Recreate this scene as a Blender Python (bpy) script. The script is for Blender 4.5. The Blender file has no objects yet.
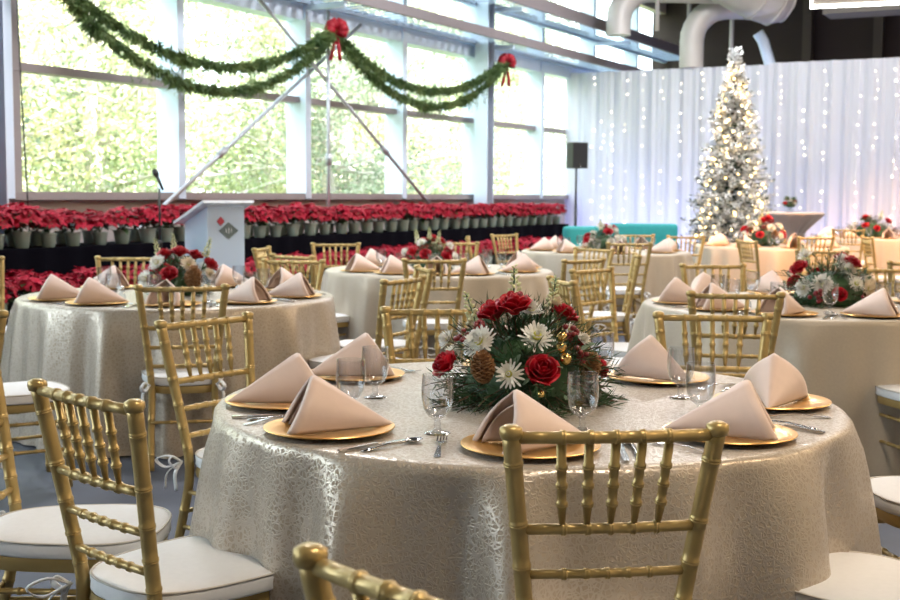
import bpy, math, random
from math import sin, cos, pi, radians, atan2, sqrt
from mathutils import Matrix, Vector, Euler

# ---------------------------------------------------------------- camera, world, lights, exposure
sc = bpy.context.scene
COL = sc.collection
PHI = 0.4934                      # the hall is turned this far against the camera's line of sight
CAM_H = 1.37
TILT, ROLL, FPX = 0.08537, 0.0066, 1240.84

cam_data = bpy.data.cameras.new('camera')
cam = bpy.data.objects.new('camera', cam_data); COL.objects.link(cam)
cam_data.sensor_width = 36.0
cam_data.lens = FPX * 36.0 / 900.0
cam_data.clip_start = 0.05; cam_data.clip_end = 400
f_ = Vector((0, cos(TILT), -sin(TILT))); u_ = Vector((0, sin(TILT), cos(TILT))); r_ = Vector((1, 0, 0))
rr = r_ * cos(ROLL) + u_ * sin(ROLL); uu = -r_ * sin(ROLL) + u_ * cos(ROLL)
cam.matrix_world = Matrix(((rr.x, uu.x, -f_.x, 0), (rr.y, uu.y, -f_.y, 0), (rr.z, uu.z, -f_.z, CAM_H), (0, 0, 0, 1)))
cam_data.dof.use_dof = True
cam_data.dof.focus_distance = 3.15
cam_data.dof.aperture_fstop = 7.0
sc.camera = cam

sc.view_settings.view_transform = 'Standard'
sc.view_settings.look = 'None'
sc.view_settings.gamma = 1.0
sc.view_settings.use_curve_mapping = False
sc.view_settings.exposure = 0.28
sc.cycles.use_denoising = True
sc.cycles.max_bounces = 10
sc.cycles.transparent_max_bounces = 24
sc.cycles.sample_clamp_indirect = 6.0
sc.cycles.caustics_reflective = False
sc.cycles.caustics_refractive = False

world = bpy.data.worlds.new('world'); sc.world = world
world.use_nodes = True
bg = world.node_tree.nodes['Background']
bg.inputs[0].default_value = (0.80, 0.90, 1.0, 1)
bg.inputs[1].default_value = 7.5

# hall frame: local x = distance in from the window wall, y = along the window wall, z = up
HALL = Matrix.Translation((-8.9 * cos(PHI), 8.9 * sin(PHI), 0)) @ Matrix.Rotation(-PHI, 4, 'Z')
def hall(off, s, z=0.0): return HALL @ Vector((off, s, z))

def light(name, kind, energy, color, loc, direction=(0, 0, -1), size=None, size_y=None, spot=None, blend=.6):
    d = bpy.data.lights.new(name, kind); d.energy = energy; d.color = color
    o = bpy.data.objects.new(name, d); COL.objects.link(o)
    o.location = loc
    o.rotation_euler = Vector(direction).to_track_quat('-Z', 'Y').to_euler()
    if kind == 'AREA':
        d.shape = 'RECTANGLE'; d.size = size; d.size_y = size_y or size
    if kind == 'SPOT':
        d.spot_size = spot; d.spot_blend = blend; d.shadow_soft_size = size or .1
    return o
out_dir = HALL.to_3x3() @ Vector((-1, 0.35, -0.75))
sun = light('sun', 'SUN', 26.0, (1.0, 0.95, 0.84), (0, 0, 20), out_dir); sun.data.angle = .01
# openings of the window wall, marked as portals for the sky's light
for s0 in (-1.35, 5.64, 12.63, 19.62):
    o = light('window_portal', 'AREA', 1.0, (1, 1, 1), hall(-.19, s0, 3.33), HALL.to_3x3() @ Vector((1, 0, 0)), 6.98, 3.95)
    o.data.shape = 'RECTANGLE'; o.data.size = 6.98; o.data.size_y = 3.95; o.data.cycles.is_portal = True
    o.rotation_euler = (HALL.to_3x3() @ Matrix(((0, 0, -1), (-1, 0, 0), (0, 1, 0)))).to_euler()
# warm ceiling lamps
for off, s, e in ((9.5, 2, 80), (13, 5, 70), (7.5, 8, 36), (13, 11, 95), (9, 14.5, 70), (13, 17.5, 120), (9.5, 18.5, 60)):
    light('ceiling_lamp_light', 'AREA', e * 1.7, (1.0, 0.74, 0.47) if off > 10 else (1.0, .86, .70), hall(off, s, 5.3), (0, 0, -1), 1.1, 1.1)

# added neutral fill lights along the window side, and warm spots over the two far tables
for off, s, e in ((3.2, 7.5, 170), (3.2, 12.5, 150), (3.4, 17.6, 190), (6.6, 18.2, 120), (6.5, 11.5, 50)):
    light('fill_light', 'AREA', e, (0.93, 0.95, 1.0), hall(off, s, 5.3), (0, 0, -1), 1.1, 1.1)
for (a, b, e) in (((7.2, 12.6, 5.4), (5.2, 15.3, .4), 2400), ((8.4, 16.2, 5.4), (6.2, 19.2, .4), 2400)):
    light('table_spot', 'SPOT', e, (1.0, .44, .13), hall(*a), hall(*b) - hall(*a), .12, None, radians(44), .8)
# violet-blue uplights on the floor behind the white drape
for off, e in ((.9, 26), (2.4, 26), (4.6, 15), (6.8, 12), (9, 8)):
    light('drape_uplight', 'AREA', e, (.50, .52, 1.0), hall(off, 21.45, .12), HALL.to_3x3() @ Vector((0, -.28, 1)), 1.2, .15)

# ---------------------------------------------------------------- helpers
class MB:
    """collects geometry and links it as one mesh object"""
    def __init__(s): s.v = []; s.f = []; s.mi = []; s.M = None; s.mat = 0
    def vert(s, p):
        p = Vector(p)
        if s.M is not None: p = s.M @ p
        s.v.append(p[:]); return len(s.v) - 1
    def face(s, idx): s.f.append(tuple(idx)); s.mi.append(s.mat)
    def box(s, c, sz, R=None):
        hx, hy, hz = sz[0] / 2, sz[1] / 2, sz[2] / 2; ids = []
        for x, y, z in ((-1,-1,-1),(1,-1,-1),(1,1,-1),(-1,1,-1),(-1,-1,1),(1,-1,1),(1,1,1),(-1,1,1)):
            p = Vector((x * hx, y * hy, z * hz))
            if R is not None: p = R @ p
            ids.append(s.vert(Vector(c) + p))
        for q in ((0,3,2,1),(4,5,6,7),(0,1,5,4),(1,2,6,5),(2,3,7,6),(3,0,4,7)): s.face([ids[i] for i in q])
        return s
    def box2(s, a, b): return s.box([(a[i] + b[i]) / 2 for i in range(3)], [abs(b[i] - a[i]) for i in range(3)])
    def tube(s, pts, rad, seg=8, caps=True, flat=1.0):
        pts = [Vector(p) for p in pts]; n = len(pts)
        if not hasattr(rad, '__len__'): rad = [rad] * n
        t0 = (pts[1] - pts[0]).normalized()
        up = Vector((0, 0, 1)) if abs(t0.z) < .9 else Vector((0, 1, 0))
        nx = t0.cross(up).normalized(); rings = []
        for i in range(n):
            t = (pts[min(i + 1, n - 1)] - pts[max(i - 1, 0)])
            t = t.normalized() if t.length > 1e-9 else t0
            nx = (nx - t * nx.dot(t)).normalized(); ny = t.cross(nx)
            rings.append([s.vert(pts[i] + (nx * cos(2 * pi * k / seg) + ny * sin(2 * pi * k / seg) * flat) * rad[i]) for k in range(seg)])
        for i in range(n - 1):
            for k in range(seg):
                s.face((rings[i][k], rings[i][(k + 1) % seg], rings[i + 1][(k + 1) % seg], rings[i + 1][k]))
        if caps: s.face(rings[0][::-1]); s.face(rings[-1])
        return s
    def lathe(s, prof, seg=24, c=(0, 0, 0), fn=None):
        rings = []
        for r, z in prof:
            if r < 1e-5: rings.append([s.vert((c[0], c[1], c[2] + z))]); continue
            rings.append([s.vert((c[0] + r * cos(2 * pi * k / seg), c[1] + r * sin(2 * pi * k / seg), c[2] + z)) for k in range(seg)])
        for a, b in zip(rings, rings[1:]):
            for k in range(seg):
                k2 = (k + 1) % seg
                if len(a) == 1 and len(b) == 1: continue
                if len(a) == 1: s.face((a[0], b[k2], b[k]))
                elif len(b) == 1: s.face((a[k], a[k2], b[0]))
                else: s.face((a[k], a[k2], b[k2], b[k]))
        return s
    def grid(s, fn, nu, nv, closeu=False):
        ids = [[s.vert(fn(i / nu, j / nv)) for j in range(nv + 1)] for i in range(nu if closeu else nu + 1)]
        for i in range(nu):
            a = ids[i]; b = ids[(i + 1) % nu] if closeu else ids[i + 1]
            for j in range(nv): s.face((a[j], b[j], b[j + 1], a[j + 1]))
        return s
    def blade(s, p0, p1, w, side, tipw=0.0, mid=.5, midw=1.0):
        """pointed leaf: p0 to p1, widest in the middle"""
        p0 = Vector(p0); p1 = Vector(p1); side = Vector(side).normalized()
        m = p0.lerp(p1, mid)
        a = s.vert(p0); b = s.vert(m + side * w * .5 * midw); c = s.vert(p1); d = s.vert(m - side * w * .5 * midw)
        s.face((a, b, c, d)); return s
    def leaf(s, p0, p1, w, nrm, bend=0.15):
        """folded leaf of four faces with a mid rib"""
        p0 = Vector(p0); p1 = Vector(p1); d = p1 - p0; L = d.length; nrm = Vector(nrm).normalized()
        side = d.cross(nrm).normalized()
        a = s.vert(p0); m = s.vert(p0 + d * .5 + nrm * L * bend); c = s.vert(p1)
        l1 = s.vert(p0 + d * .35 + side * w * .5 + nrm * L * bend * .9); l2 = s.vert(p0 + d * .35 - side * w * .5 + nrm * L * bend * .9)
        l3 = s.vert(p0 + d * .68 + side * w * .38 + nrm * L * bend * .6); l4 = s.vert(p0 + d * .68 - side * w * .38 + nrm * L * bend * .6)
        s.face((a, l1, m)); s.face((a, m, l2)); s.face((l1, l3, c, m)); s.face((m, c, l4, l2)); return s
    def build(s, name, mats, parent=None, smooth=True, angle=None):
        me = bpy.data.meshes.new(name); me.from_pydata(s.v, [], s.f)
        if not isinstance(mats, (list, tuple)): mats = [mats]
        for m in mats: me.materials.append(m)
        me.polygons.foreach_set('material_index', s.mi)
        me.polygons.foreach_set('use_smooth', [smooth] * len(s.f))
        if smooth and angle:
            me.update()
            try: me.set_sharp_from_angle(angle=radians(angle))
            except Exception: pass
        me.update()
        o = bpy.data.objects.new(name, me); COL.objects.link(o)
        if parent is not None: o.parent = parent
        return o

def tag(o, label=None, cat=None, group=None, kind=None):
    if label: o['label'] = label
    if cat: o['category'] = cat
    if group: o['group'] = group
    if kind: o['kind'] = kind
    return o
def thing(name, label, cat, loc=(0, 0, 0), rz=0.0, group=None):
    o = bpy.data.objects.new(name, None); COL.objects.link(o)
    o.location = loc; o.rotation_euler = (0, 0, rz); o.empty_display_size = .1
    return tag(o, label, cat, group)
KIDS = {}
def kids(o):
    return [c for c in o.children]
def copy_tree(o, parent=None):
    c = o.copy(); COL.objects.link(c); c.parent = parent
    for ch in kids(o): copy_tree(ch, c)
    return c
def structure(name, mb, mat, smooth=False, in_hall=True, parent=None):
    o = mb.build(name, mat, parent, smooth)
    if in_hall and parent is None: o.matrix_world = HALL
    if parent is None: o['kind'] = 'structure'
    return o
def solidify(o, t, offset=0.0):
    m = o.modifiers.new('thick', 'SOLIDIFY'); m.thickness = t; m.offset = offset; return o
def subsurf(o, n=1):
    m = o.modifiers.new('smooth', 'SUBSURF'); m.levels = n; m.render_levels = n; return o

# ---------------------------------------------------------------- materials
def nm(name):
    m = bpy.data.materials.new(name); m.use_nodes = True
    return m, m.node_tree, m.node_tree.nodes['Principled BSDF']
def simple(name, col, rough=.5, metal=0.0, noise=0.08, scale=30.0, bump=0.0, spec=.5, sheen=0.0, sub=None, emis=None, estr=0.0):
    m, nt, b = nm(name)
    b.inputs['Roughness'].default_value = rough; b.inputs['Metallic'].default_value = metal
    b.inputs['Specular IOR Level'].default_value = spec
    if sheen: b.inputs['Sheen Weight'].default_value = sheen
    tc = nt.nodes.new('ShaderNodeTexCoord'); tx = nt.nodes.new('ShaderNodeTexNoise')
    tx.inputs['Scale'].default_value = scale; tx.inputs['Detail'].default_value = 3
    nt.links.new(tc.outputs['Object'], tx.inputs['Vector'])
    mx = nt.nodes.new('ShaderNodeMix'); mx.data_type = 'RGBA'
    mx.inputs[6].default_value = (*[max(0, c * (1 - noise * 1.5)) for c in col], 1)
    mx.inputs[7].default_value = (*[min(1, c * (1 + noise * 1.5)) for c in col], 1)
    nt.links.new(tx.outputs['Fac'], mx.inputs[0]); nt.links.new(mx.outputs[2], b.inputs['Base Color'])
    if bump:
        bp = nt.nodes.new('ShaderNodeBump'); bp.inputs['Strength'].default_value = bump; bp.inputs['Distance'].default_value = .01
        nt.links.new(tx.outputs['Fac'], bp.inputs['Height']); nt.links.new(bp.outputs['Normal'], b.inputs['Normal'])
    if emis:
        b.inputs['Emission Color'].default_value = (*emis, 1); b.inputs['Emission Strength'].default_value = estr
    return m
def variety(name, cols, rough=.5, scale=6.0, translucent=0.0, metal=0.0):
    """leafy material: colour picked by noise among several"""
    m, nt, b = nm(name); b.inputs['Roughness'].default_value = rough; b.inputs['Metallic'].default_value = metal
    tc = nt.nodes.new('ShaderNodeTexCoord'); tx = nt.nodes.new('ShaderNodeTexNoise')
    tx.inputs['Scale'].default_value = scale; tx.inputs['Detail'].default_value = 4
    nt.links.new(tc.outputs['Object'], tx.inputs['Vector'])
    cr = nt.nodes.new('ShaderNodeValToRGB'); el = cr.color_ramp.elements
    n = len(cols); el[0].position = .3; el[1].position = .7
    el[0].color = (*cols[0], 1); el[1].color = (*cols[-1], 1)
    for i in range(1, n - 1):
        e = el.new(.3 + .4 * i / (n - 1)); e.color = (*cols[i], 1)
    nt.links.new(tx.outputs['Fac'], cr.inputs[0]); nt.links.new(cr.outputs[0], b.inputs['Base Color'])
    if translucent:
        tr = nt.nodes.new('ShaderNodeBsdfTranslucent'); ms = nt.nodes.new('ShaderNodeMixShader')
        ms.inputs[0].default_value = translucent
        nt.links.new(cr.outputs[0], tr.inputs['Color']); out = nt.nodes['Material Output']
        nt.links.new(b.outputs[0], ms.inputs[1]); nt.links.new(tr.outputs[0], ms.inputs[2]); nt.links.new(ms.outputs[0], out.inputs['Surface'])
    return m
def glass_mat(name, tint=(0.97, 0.985, 0.98), ior=1.35, rough=0.02, edge=0.0, base=0.0):
    m = bpy.data.materials.new(name); m.use_nodes = True; nt = m.node_tree
    nt.nodes.remove(nt.nodes['Principled BSDF']); out = nt.nodes['Material Output']
    tr = nt.nodes.new('ShaderNodeBsdfTransparent'); gl = nt.nodes.new('ShaderNodeBsdfGlossy'); fr = nt.nodes.new('ShaderNodeMath'); fr.operation = 'POWER'; fr.inputs[1].default_value = 3.2; fc = nt.nodes.new('ShaderNodeLayerWeight'); nt.links.new(fc.outputs['Facing'], fr.inputs[0])
    ms = nt.nodes.new('ShaderNodeMixShader'); gl.inputs['Roughness'].default_value = rough
    gl.inputs['Color'].default_value = (1, 1, 1, 1); ml = nt.nodes.new('ShaderNodeMath'); ml.operation = 'MULTIPLY'; ml.inputs[1].default_value = (ior - 1) * 1.6; nt.links.new(fr.outputs[0], ml.inputs[0])
    lw = nt.nodes.new('ShaderNodeLayerWeight'); lw.inputs['Blend'].default_value = .35
    cr = nt.nodes.new('ShaderNodeMix'); cr.data_type = 'RGBA'
    cr.inputs[6].default_value = (*tint, 1); cr.inputs[7].default_value = (*[c * (1 - edge) for c in tint], 1)
    nt.links.new(lw.outputs['Facing'], cr.inputs[0]); nt.links.new(cr.outputs[2], tr.inputs['Color'])
    ad = nt.nodes.new('ShaderNodeMath'); ad.operation = 'ADD'; ad.inputs[1].default_value = base
    nt.links.new(ml.outputs[0], ad.inputs[0]); nt.links.new(ad.outputs[0], ms.inputs[0])
    nt.links.new(tr.outputs[0], ms.inputs[1]); nt.links.new(gl.outputs[0], ms.inputs[2]); nt.links.new(ms.outputs[0], out.inputs['Surface'])
    return m

def crackle_cloth():
    m, nt, b = nm('crackle_cloth')
    tc = nt.nodes.new('ShaderNodeTexCoord')
    nz = nt.nodes.new('ShaderNodeTexNoise'); nz.inputs['Scale'].default_value = 20; nz.inputs['Detail'].default_value = 2
    nt.links.new(tc.outputs['Object'], nz.inputs['Vector'])
    av = nt.nodes.new('ShaderNodeVectorMath'); av.operation = 'SCALE'; av.inputs['Scale'].default_value = .02
    nt.links.new(nz.outputs['Color'], av.inputs[0])
    ad = nt.nodes.new('ShaderNodeVectorMath'); ad.operation = 'ADD'
    nt.links.new(tc.outputs['Object'], ad.inputs[0]); nt.links.new(av.outputs[0], ad.inputs[1])
    facs = []
    for sc_, th in ((46, .055), (79, .05)):
        vo = nt.nodes.new('ShaderNodeTexVoronoi'); vo.feature = 'DISTANCE_TO_EDGE'; vo.inputs['Scale'].default_value = sc_
        nt.links.new(ad.outputs[0], vo.inputs['Vector'])
        mr = nt.nodes.new('ShaderNodeMapRange'); mr.inputs['From Min'].default_value = th; mr.inputs['From Max'].default_value = th * 2.2
        mr.inputs['To Min'].default_value = 1; mr.inputs['To Max'].default_value = 0
        nt.links.new(vo.outputs['Distance'], mr.inputs['Value']); facs.append(mr.outputs[0])
    mxm = nt.nodes.new('ShaderNodeMath'); mxm.operation = 'MAXIMUM'
    nt.links.new(facs[0], mxm.inputs[0]); nt.links.new(facs[1], mxm.inputs[1])
    mx = nt.nodes.new('ShaderNodeMix'); mx.data_type = 'RGBA'
    mx.inputs[6].default_value = (.43, .35, .265, 1); mx.inputs[7].default_value = (.54, .475, .40, 1)
    nt.links.new(mxm.outputs[0], mx.inputs[0]); nt.links.new(mx.outputs[2], b.inputs['Base Color'])
    r = nt.nodes.new('ShaderNodeMapRange'); r.inputs['To Min'].default_value = .62; r.inputs['To Max'].default_value = .33
    nt.links.new(mxm.outputs[0], r.inputs['Value']); nt.links.new(r.outputs[0], b.inputs['Roughness'])
    me = nt.nodes.new('ShaderNodeMath'); me.operation = 'MULTIPLY'; me.inputs[1].default_value = .6
    nt.links.new(mxm.outputs[0], me.inputs[0]); nt.links.new(me.outputs[0], b.inputs['Metallic'])
    bp = nt.nodes.new('ShaderNodeBump'); bp.inputs['Strength'].default_value = .3; bp.inputs['Distance'].default_value = .002
    nt.links.new(mxm.outputs[0], bp.inputs['Height']); nt.links.new(bp.outputs[0], b.inputs['Normal'])
    b.inputs['Sheen Weight'].default_value = .15
    return m
def sheer_mat():
    m, nt, b = nm('sheer_drape'); out = nt.nodes['Material Output']
    b.inputs['Base Color'].default_value = (.86, .86, .92, 1); b.inputs['Roughness'].default_value = .6
    tc = nt.nodes.new('ShaderNodeTexCoord'); nz = nt.nodes.new('ShaderNodeTexNoise'); nz.inputs['Scale'].default_value = 1.2
    mp = nt.nodes.new('ShaderNodeMapping'); mp.inputs['Scale'].default_value = (6, 6, .25)
    nt.links.new(tc.outputs['Object'], mp.inputs[0]); nt.links.new(mp.outputs[0], nz.inputs['Vector'])
    cr = nt.nodes.new('ShaderNodeValToRGB'); cr.color_ramp.elements[0].color = (.74, .76, .88, 1); cr.color_ramp.elements[1].color = (.91, .92, .97, 1)
    nt.links.new(nz.outputs['Fac'], cr.inputs[0]); nt.links.new(cr.outputs[0], b.inputs['Base Color'])
    tr = nt.nodes.new('ShaderNodeBsdfTranslucent'); nt.links.new(cr.outputs[0], tr.inputs['Color'])
    ms = nt.nodes.new('ShaderNodeMixShader'); ms.inputs[0].default_value = .5
    nt.links.new(b.outputs[0], ms.inputs[1]); nt.links.new(tr.outputs[0], ms.inputs[2]); nt.links.new(ms.outputs[0], out.inputs['Surface'])
    return m
def frosted():
    m, nt, b = nm('frosted_acrylic'); out = nt.nodes['Material Output']
    b.inputs['Base Color'].default_value = (.82, .90, .98, 1); b.inputs['Roughness'].default_value = .25
    tl = nt.nodes.new('ShaderNodeBsdfTranslucent'); tl.inputs['Color'].default_value = (.84, .92, 1, 1)
    tp = nt.nodes.new('ShaderNodeBsdfTransparent'); tp.inputs['Color'].default_value = (.9, .96, 1, 1)
    a = nt.nodes.new('ShaderNodeMixShader'); a.inputs[0].default_value = .45; c = nt.nodes.new('ShaderNodeMixShader'); c.inputs[0].default_value = .22
    nt.links.new(b.outputs[0], a.inputs[1]); nt.links.new(tl.outputs[0], a.inputs[2]); nt.links.new(a.outputs[0], c.inputs[1]); nt.links.new(tp.outputs[0], c.inputs[2])
    nt.links.new(c.outputs[0], out.inputs['Surface']); return m
def emit(name, col, s):
    m, nt, b = nm(name); b.inputs['Base Color'].default_value = (*col, 1)
    b.inputs['Emission Color'].default_value = (*col, 1); b.inputs['Emission Strength'].default_value = s; return m

M = dict(
    gold=simple('gold_paint', (.48, .34, .13), .34, .45, .10, 14, spec=.5),
    cushion=simple('white_cushion', (.79, .79, .80), .75, 0, .03, 60, .05),
    piping=simple('cushion_piping', (.62, .58, .52), .7),
    cloth=crackle_cloth(),
    cloth_plain=simple('champagne_satin', (.50, .43, .34), .42, .05, .06, 90, .1, sheen=.2),
    napkin=simple('blush_napkin', (.72, .55, .475), .5, 0, .04, 25, .04, sheen=.25),
    charger=simple('gold_charger', (.88, .52, .17), .3, .75, .05, 20),
    steel=simple('polished_steel', (.62, .61, .60), .18, 1.0, .04, 10),
    goblet=glass_mat('goblet_glass', (.955, .965, .98), 1.6, .02, .25, .06),
    shaker=glass_mat('shaker_glass', (.85, .88, .9), 1.45, .05, .3, .05),
    pane=glass_mat('window_glass', (.95, .975, .965), 1.15, .0, 0, 0),
    frame_blue=simple('painted_mullion', (.66, .78, .93), .45, .1, .03, 4),
    frame_grey=simple('brown_grey_paint', (.30, .27, .275), .5, .1, .05, 4),
    dark_steel=simple('dark_steel', (.10, .12, .16), .5, .3),
    rod=simple('galvanised_rod', (.40, .42, .46), .4, .6),
    deck=simple('pale_blue_slats', (.42, .53, .66), .45, .2),
    flange=simple('mauve_grey_fascia', (.24, .21, .22), .55, .1),
    wallp=simple('greige_wall', (.50, .44, .42), .8, 0, .03, 3),
    wall_warm=simple('cream_wall', (.55, .48, .40), .85, 0, .03, 3),
    brown=simple('dark_brown_wall', (.035, .021, .015), .8, 0, .08, 2),
    brown2=simple('brown_pilaster', (.08, .06, .045), .8, 0, .05, 2),
    ceiling=simple('dark_ceiling', (.05, .045, .045), .9),
    floor=simple('blue_grey_floor', (.085, .10, .14), .6, 0, .3, 2.2, .03),
    duct=simple('duct_paint', (.50, .48, .46), .5, .15, .04, 3),
    soffit=simple('soffit_paint', (.20, .18, .16), .7),
    red=variety('poinsettia_red', [(.20, .0, .010), (.40, .0, .022), (.56, .003, .045)], .75, 9, .12),
    leafdark=variety('poinsettia_leaf', [(.012, .03, .012), (.03, .07, .02), (.05, .10, .03)], .5, 12),
    pot=simple('sage_pot', (.33, .43, .385), .45, .2, .1, 9),
    blackcloth=simple('black_cloth', (.003, .003, .006), 1.0, spec=.05),
    rose=variety('rose_red', [(.30, .0, .008), (.47, .002, .016), (.58, .008, .028)], .42, 20, .1),
    mum=variety('white_petal', [(.78, .76, .70), (.88, .87, .84)], .55, 20, .15),
    cream=variety('cream_petal', [(.78, .66, .50), (.86, .78, .64)], .55, 20, .15),
    mumc=simple('flower_centre', (.55, .55, .12), .7, 0, .2, 80),
    pine=variety('pine_needles', [(.012, .04, .015), (.03, .085, .03), (.06, .13, .05)], .5, 10, .1),
    eucal=variety('grey_green_leaf', [(.08, .14, .08), (.16, .24, .15)], .5, 9, .1),
    bud=variety('pale_bud', [(.42, .48, .20), (.68, .70, .42), (.75, .72, .5)], .5, 30),
    cone=simple('pine_cone', (.30, .15, .06), .6, 0, .4, 60),
    bauble=simple('gold_bauble', (.80, .55, .20), .22, .9),
    berry=simple('burgundy_berry', (.20, .015, .02), .35),
    wood=simple('dark_twig', (.10, .055, .03), .8),
    basket=simple('dark_container', (.05, .035, .02), .7),
    garland=variety('garland_green', [(.05, .11, .03), (.10, .17, .05), (.18, .25, .08)], .6, 3, .1),
    ribbon=simple('red_ribbon', (.36, .0, .015), .6),
    acrylic=frosted(),
    acryl_top=simple('acrylic_edge', (.74, .78, .86), .15, 0, .15, 12),
    logo_red=simple('emblem_red', (.45, .03, .06), .5),
    logo_grey=simple('emblem_grey', (.13, .17, .18), .5),
    black=simple('black_plastic', (.018, .018, .02), .5),
    grille=simple('speaker_grille', (.012, .013, .016), .6, .2, .3, 200),
    teal=simple('teal_upholstery', (.03, .33, .33), .7, 0, .08, 20),
    flock=variety('flocked_needles', [(.60, .61, .62), (.84, .85, .86), (.92, .92, .93)], .8, 5),
    treegreen=variety('tree_green', [(.02, .045, .03), (.06, .10, .05)], .7, 5),
    bulb=emit('warm_bulb', (1.0, .66, .26), 8),
    bulbw=emit('pale_bulb', (1.0, .84, .62), 6),
    led=emit('led_tube', (1.0, .96, .9), 9),
    drape=sheer_mat(),
    lycra=simple('grey_stretch_cover', (.36, .33, .33), .5, 0, .05, 8, sheen=.3),
    leaf_a=variety('tree_leaf_a', [(.14, .20, .09), (.40, .46, .25), (.66, .62, .42)], .6, 1.5, .35),
    leaf_b=variety('tree_leaf_b', [(.11, .16, .10), (.36, .42, .30), (.64, .64, .54)], .6, 1.5, .35),
    leaf_c=variety('tree_leaf_c', [(.24, .28, .13), (.58, .52, .27), (.70, .64, .46)], .6, 1.5, .35),
    bark=simple('pale_bark', (.60, .54, .50), .85, 0, .25, 5),
    lawn=variety('lawn', [(.25, .36, .12), (.50, .52, .28)], .9, .6),
    vase=glass_mat('vase_glass', (.9, .93, .95), 1.45, .03, .3, .05),
)

# ---------------------------------------------------------------- structure
X1, S0, S1, HC = 15.0, -6.0, 26.4, 6.0
mb = MB(); mb.box2((-.3, S0, -.12), (X1, S1, 0)); structure('floor', mb, M['floor'])
mb = MB(); mb.box2((-.3, S0, HC), (X1, S1, HC + .15)); structure('ceiling', mb, M['ceiling'])
mb = MB(); mb.box2((-.2, S0, 0), (0, S1, 1.30)); mb.box2((-.2, S0, 5.3), (0, S1, HC)); structure('wall_left', mb, M['wallp'])
mb = MB(); mb.box2((-.3, S1, 0), (X1, S1 + .15, HC)); structure('wall_back', mb, M['brown'])
mb = MB(); mb.box2((X1, S0, 0), (X1 + .15, S1, HC)); structure('wall_right', mb, M['wall_warm'])
mb = MB(); mb.box2((-.3, S0 - .15, 0), (X1, S0, HC)); structure('wall_front', mb, M['wall_warm'])
# pilasters on the far wall
for i, off in enumerate((3.0, 4.4, 6.15, 7.6)):
    mb = MB(); mb.box2((off, S1 - .25, 3.0), (off + .18, S1, HC)); structure('trim_%d' % (i + 1), mb, M['brown2'])
# windows, one per bay
BAY = 2.33
k = 0
for kk in range(-5, 8):
    s0 = 7.97 + BAY * kk; s1 = s0 + BAY; k += 1
    w = bpy.data.objects.new('window_%d' % k, None); COL.objects.link(w); w.matrix_world = HALL; w['kind'] = 'structure'
    mb = MB(); mb.box2((-.16, s0 - .055, 1.30), (.13, s0 + .055, 5.3)); mb.build('mullion', M['frame_blue'], w, False)
    if kk == 0: mb = MB(); mb.box2((-.15, s0 + .0555, 1.366), (.02, s0 + .24, 5.3)); mb.build('jamb', M['frame_grey'], w, False)
    mb = MB(); mb.box2((-.17, s0 + .056, 1.29), (.12, s1 - .056, 1.365)); mb.build('window_sill', M['frame_grey'], w, False)
    mb = MB()
    for z, h in ((2.50, .075), (4.35, .07)): mb.box2((-.15, s0 + .056, z - h / 2), (.03, s1 - .056, z + h / 2))
    mb.build('transom', M['frame_grey'], w, False)
    mb = MB(); mb.box2((-.15, s0 + .056, 3.45), (.10, s1 - .056, 3.70)); mb.build('window_head', M['frame_blue'], w, False)
    mb = MB()
    for a, b in ((1.366, 2.462), (2.538, 3.449), (3.701, 4.314), (4.386, 5.299)): mb.box2((-.07, s0 + .057, a), (-.062, s1 - .057, b))
    mb.build('pane', M['pane'], w, False)
# light shelves of slats hung along the windows
for j, (z, x0, x1, fh, lab) in enumerate(((3.64, .14, .72, .13, 'lower'), (4.20, .14, .86, .19, 'upper'))):
    t = thing('light_shelf', 'long slatted light shelf with mauve grey fascia, %s of the two along the windows' % lab, 'light shelf', HALL.to_translation(), -PHI)
    mb = MB(); mb.box2((x1 - .02, S0 + .1, z), (x1 + .03, 25.9, z + fh)); mb.build('fascia', M['flange'], t, False)
    mb = MB(); mb.box2((x0 - .005, S0 + .1, z - .01), (x0 + .07, 25.9, z + .06)); mb.build('rear_rail', M['deck'], t, False)
    mb = MB(); s = 5.0
    while s < 25.8:
        mb.box((( x0 + x1) / 2 + .02, s, z + .035), (x1 - x0 - .08, .10, .018), Matrix.Rotation(radians(8), 3, 'X')); s += .20
    tag(mb.build('slats', M['deck'], t, False), kind='stuff')
    for s in (7.9, 12.56, 17.22, 21.88): mb = MB(); mb.box2((x0, s, z - .07), (x1 - .02, s + .05, z - .01)); mb.build('bracket', M['frame_blue'], t, False)
# steel columns
for s, lab in ((7.58, 'pale blue steel column at the left end of the windows'), (17.06, 'blue steel column with dark web behind the right red bow')):
    t = thing('steel_column', lab, 'column', hall(.30, s), -PHI)
    mb = MB(); mb.box2((-.11, -.115, 0), (.11, -.095, 5.9)); mb.box2((-.11, .095, 0), (.11, .115, 5.9)); mb.build('flange', M['frame_blue'], t, False)
    mb = MB(); mb.box2((-.012, -.094, 0), (.012, .094, 5.9)); mb.build('web', M['dark_steel'], t, False)
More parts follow.
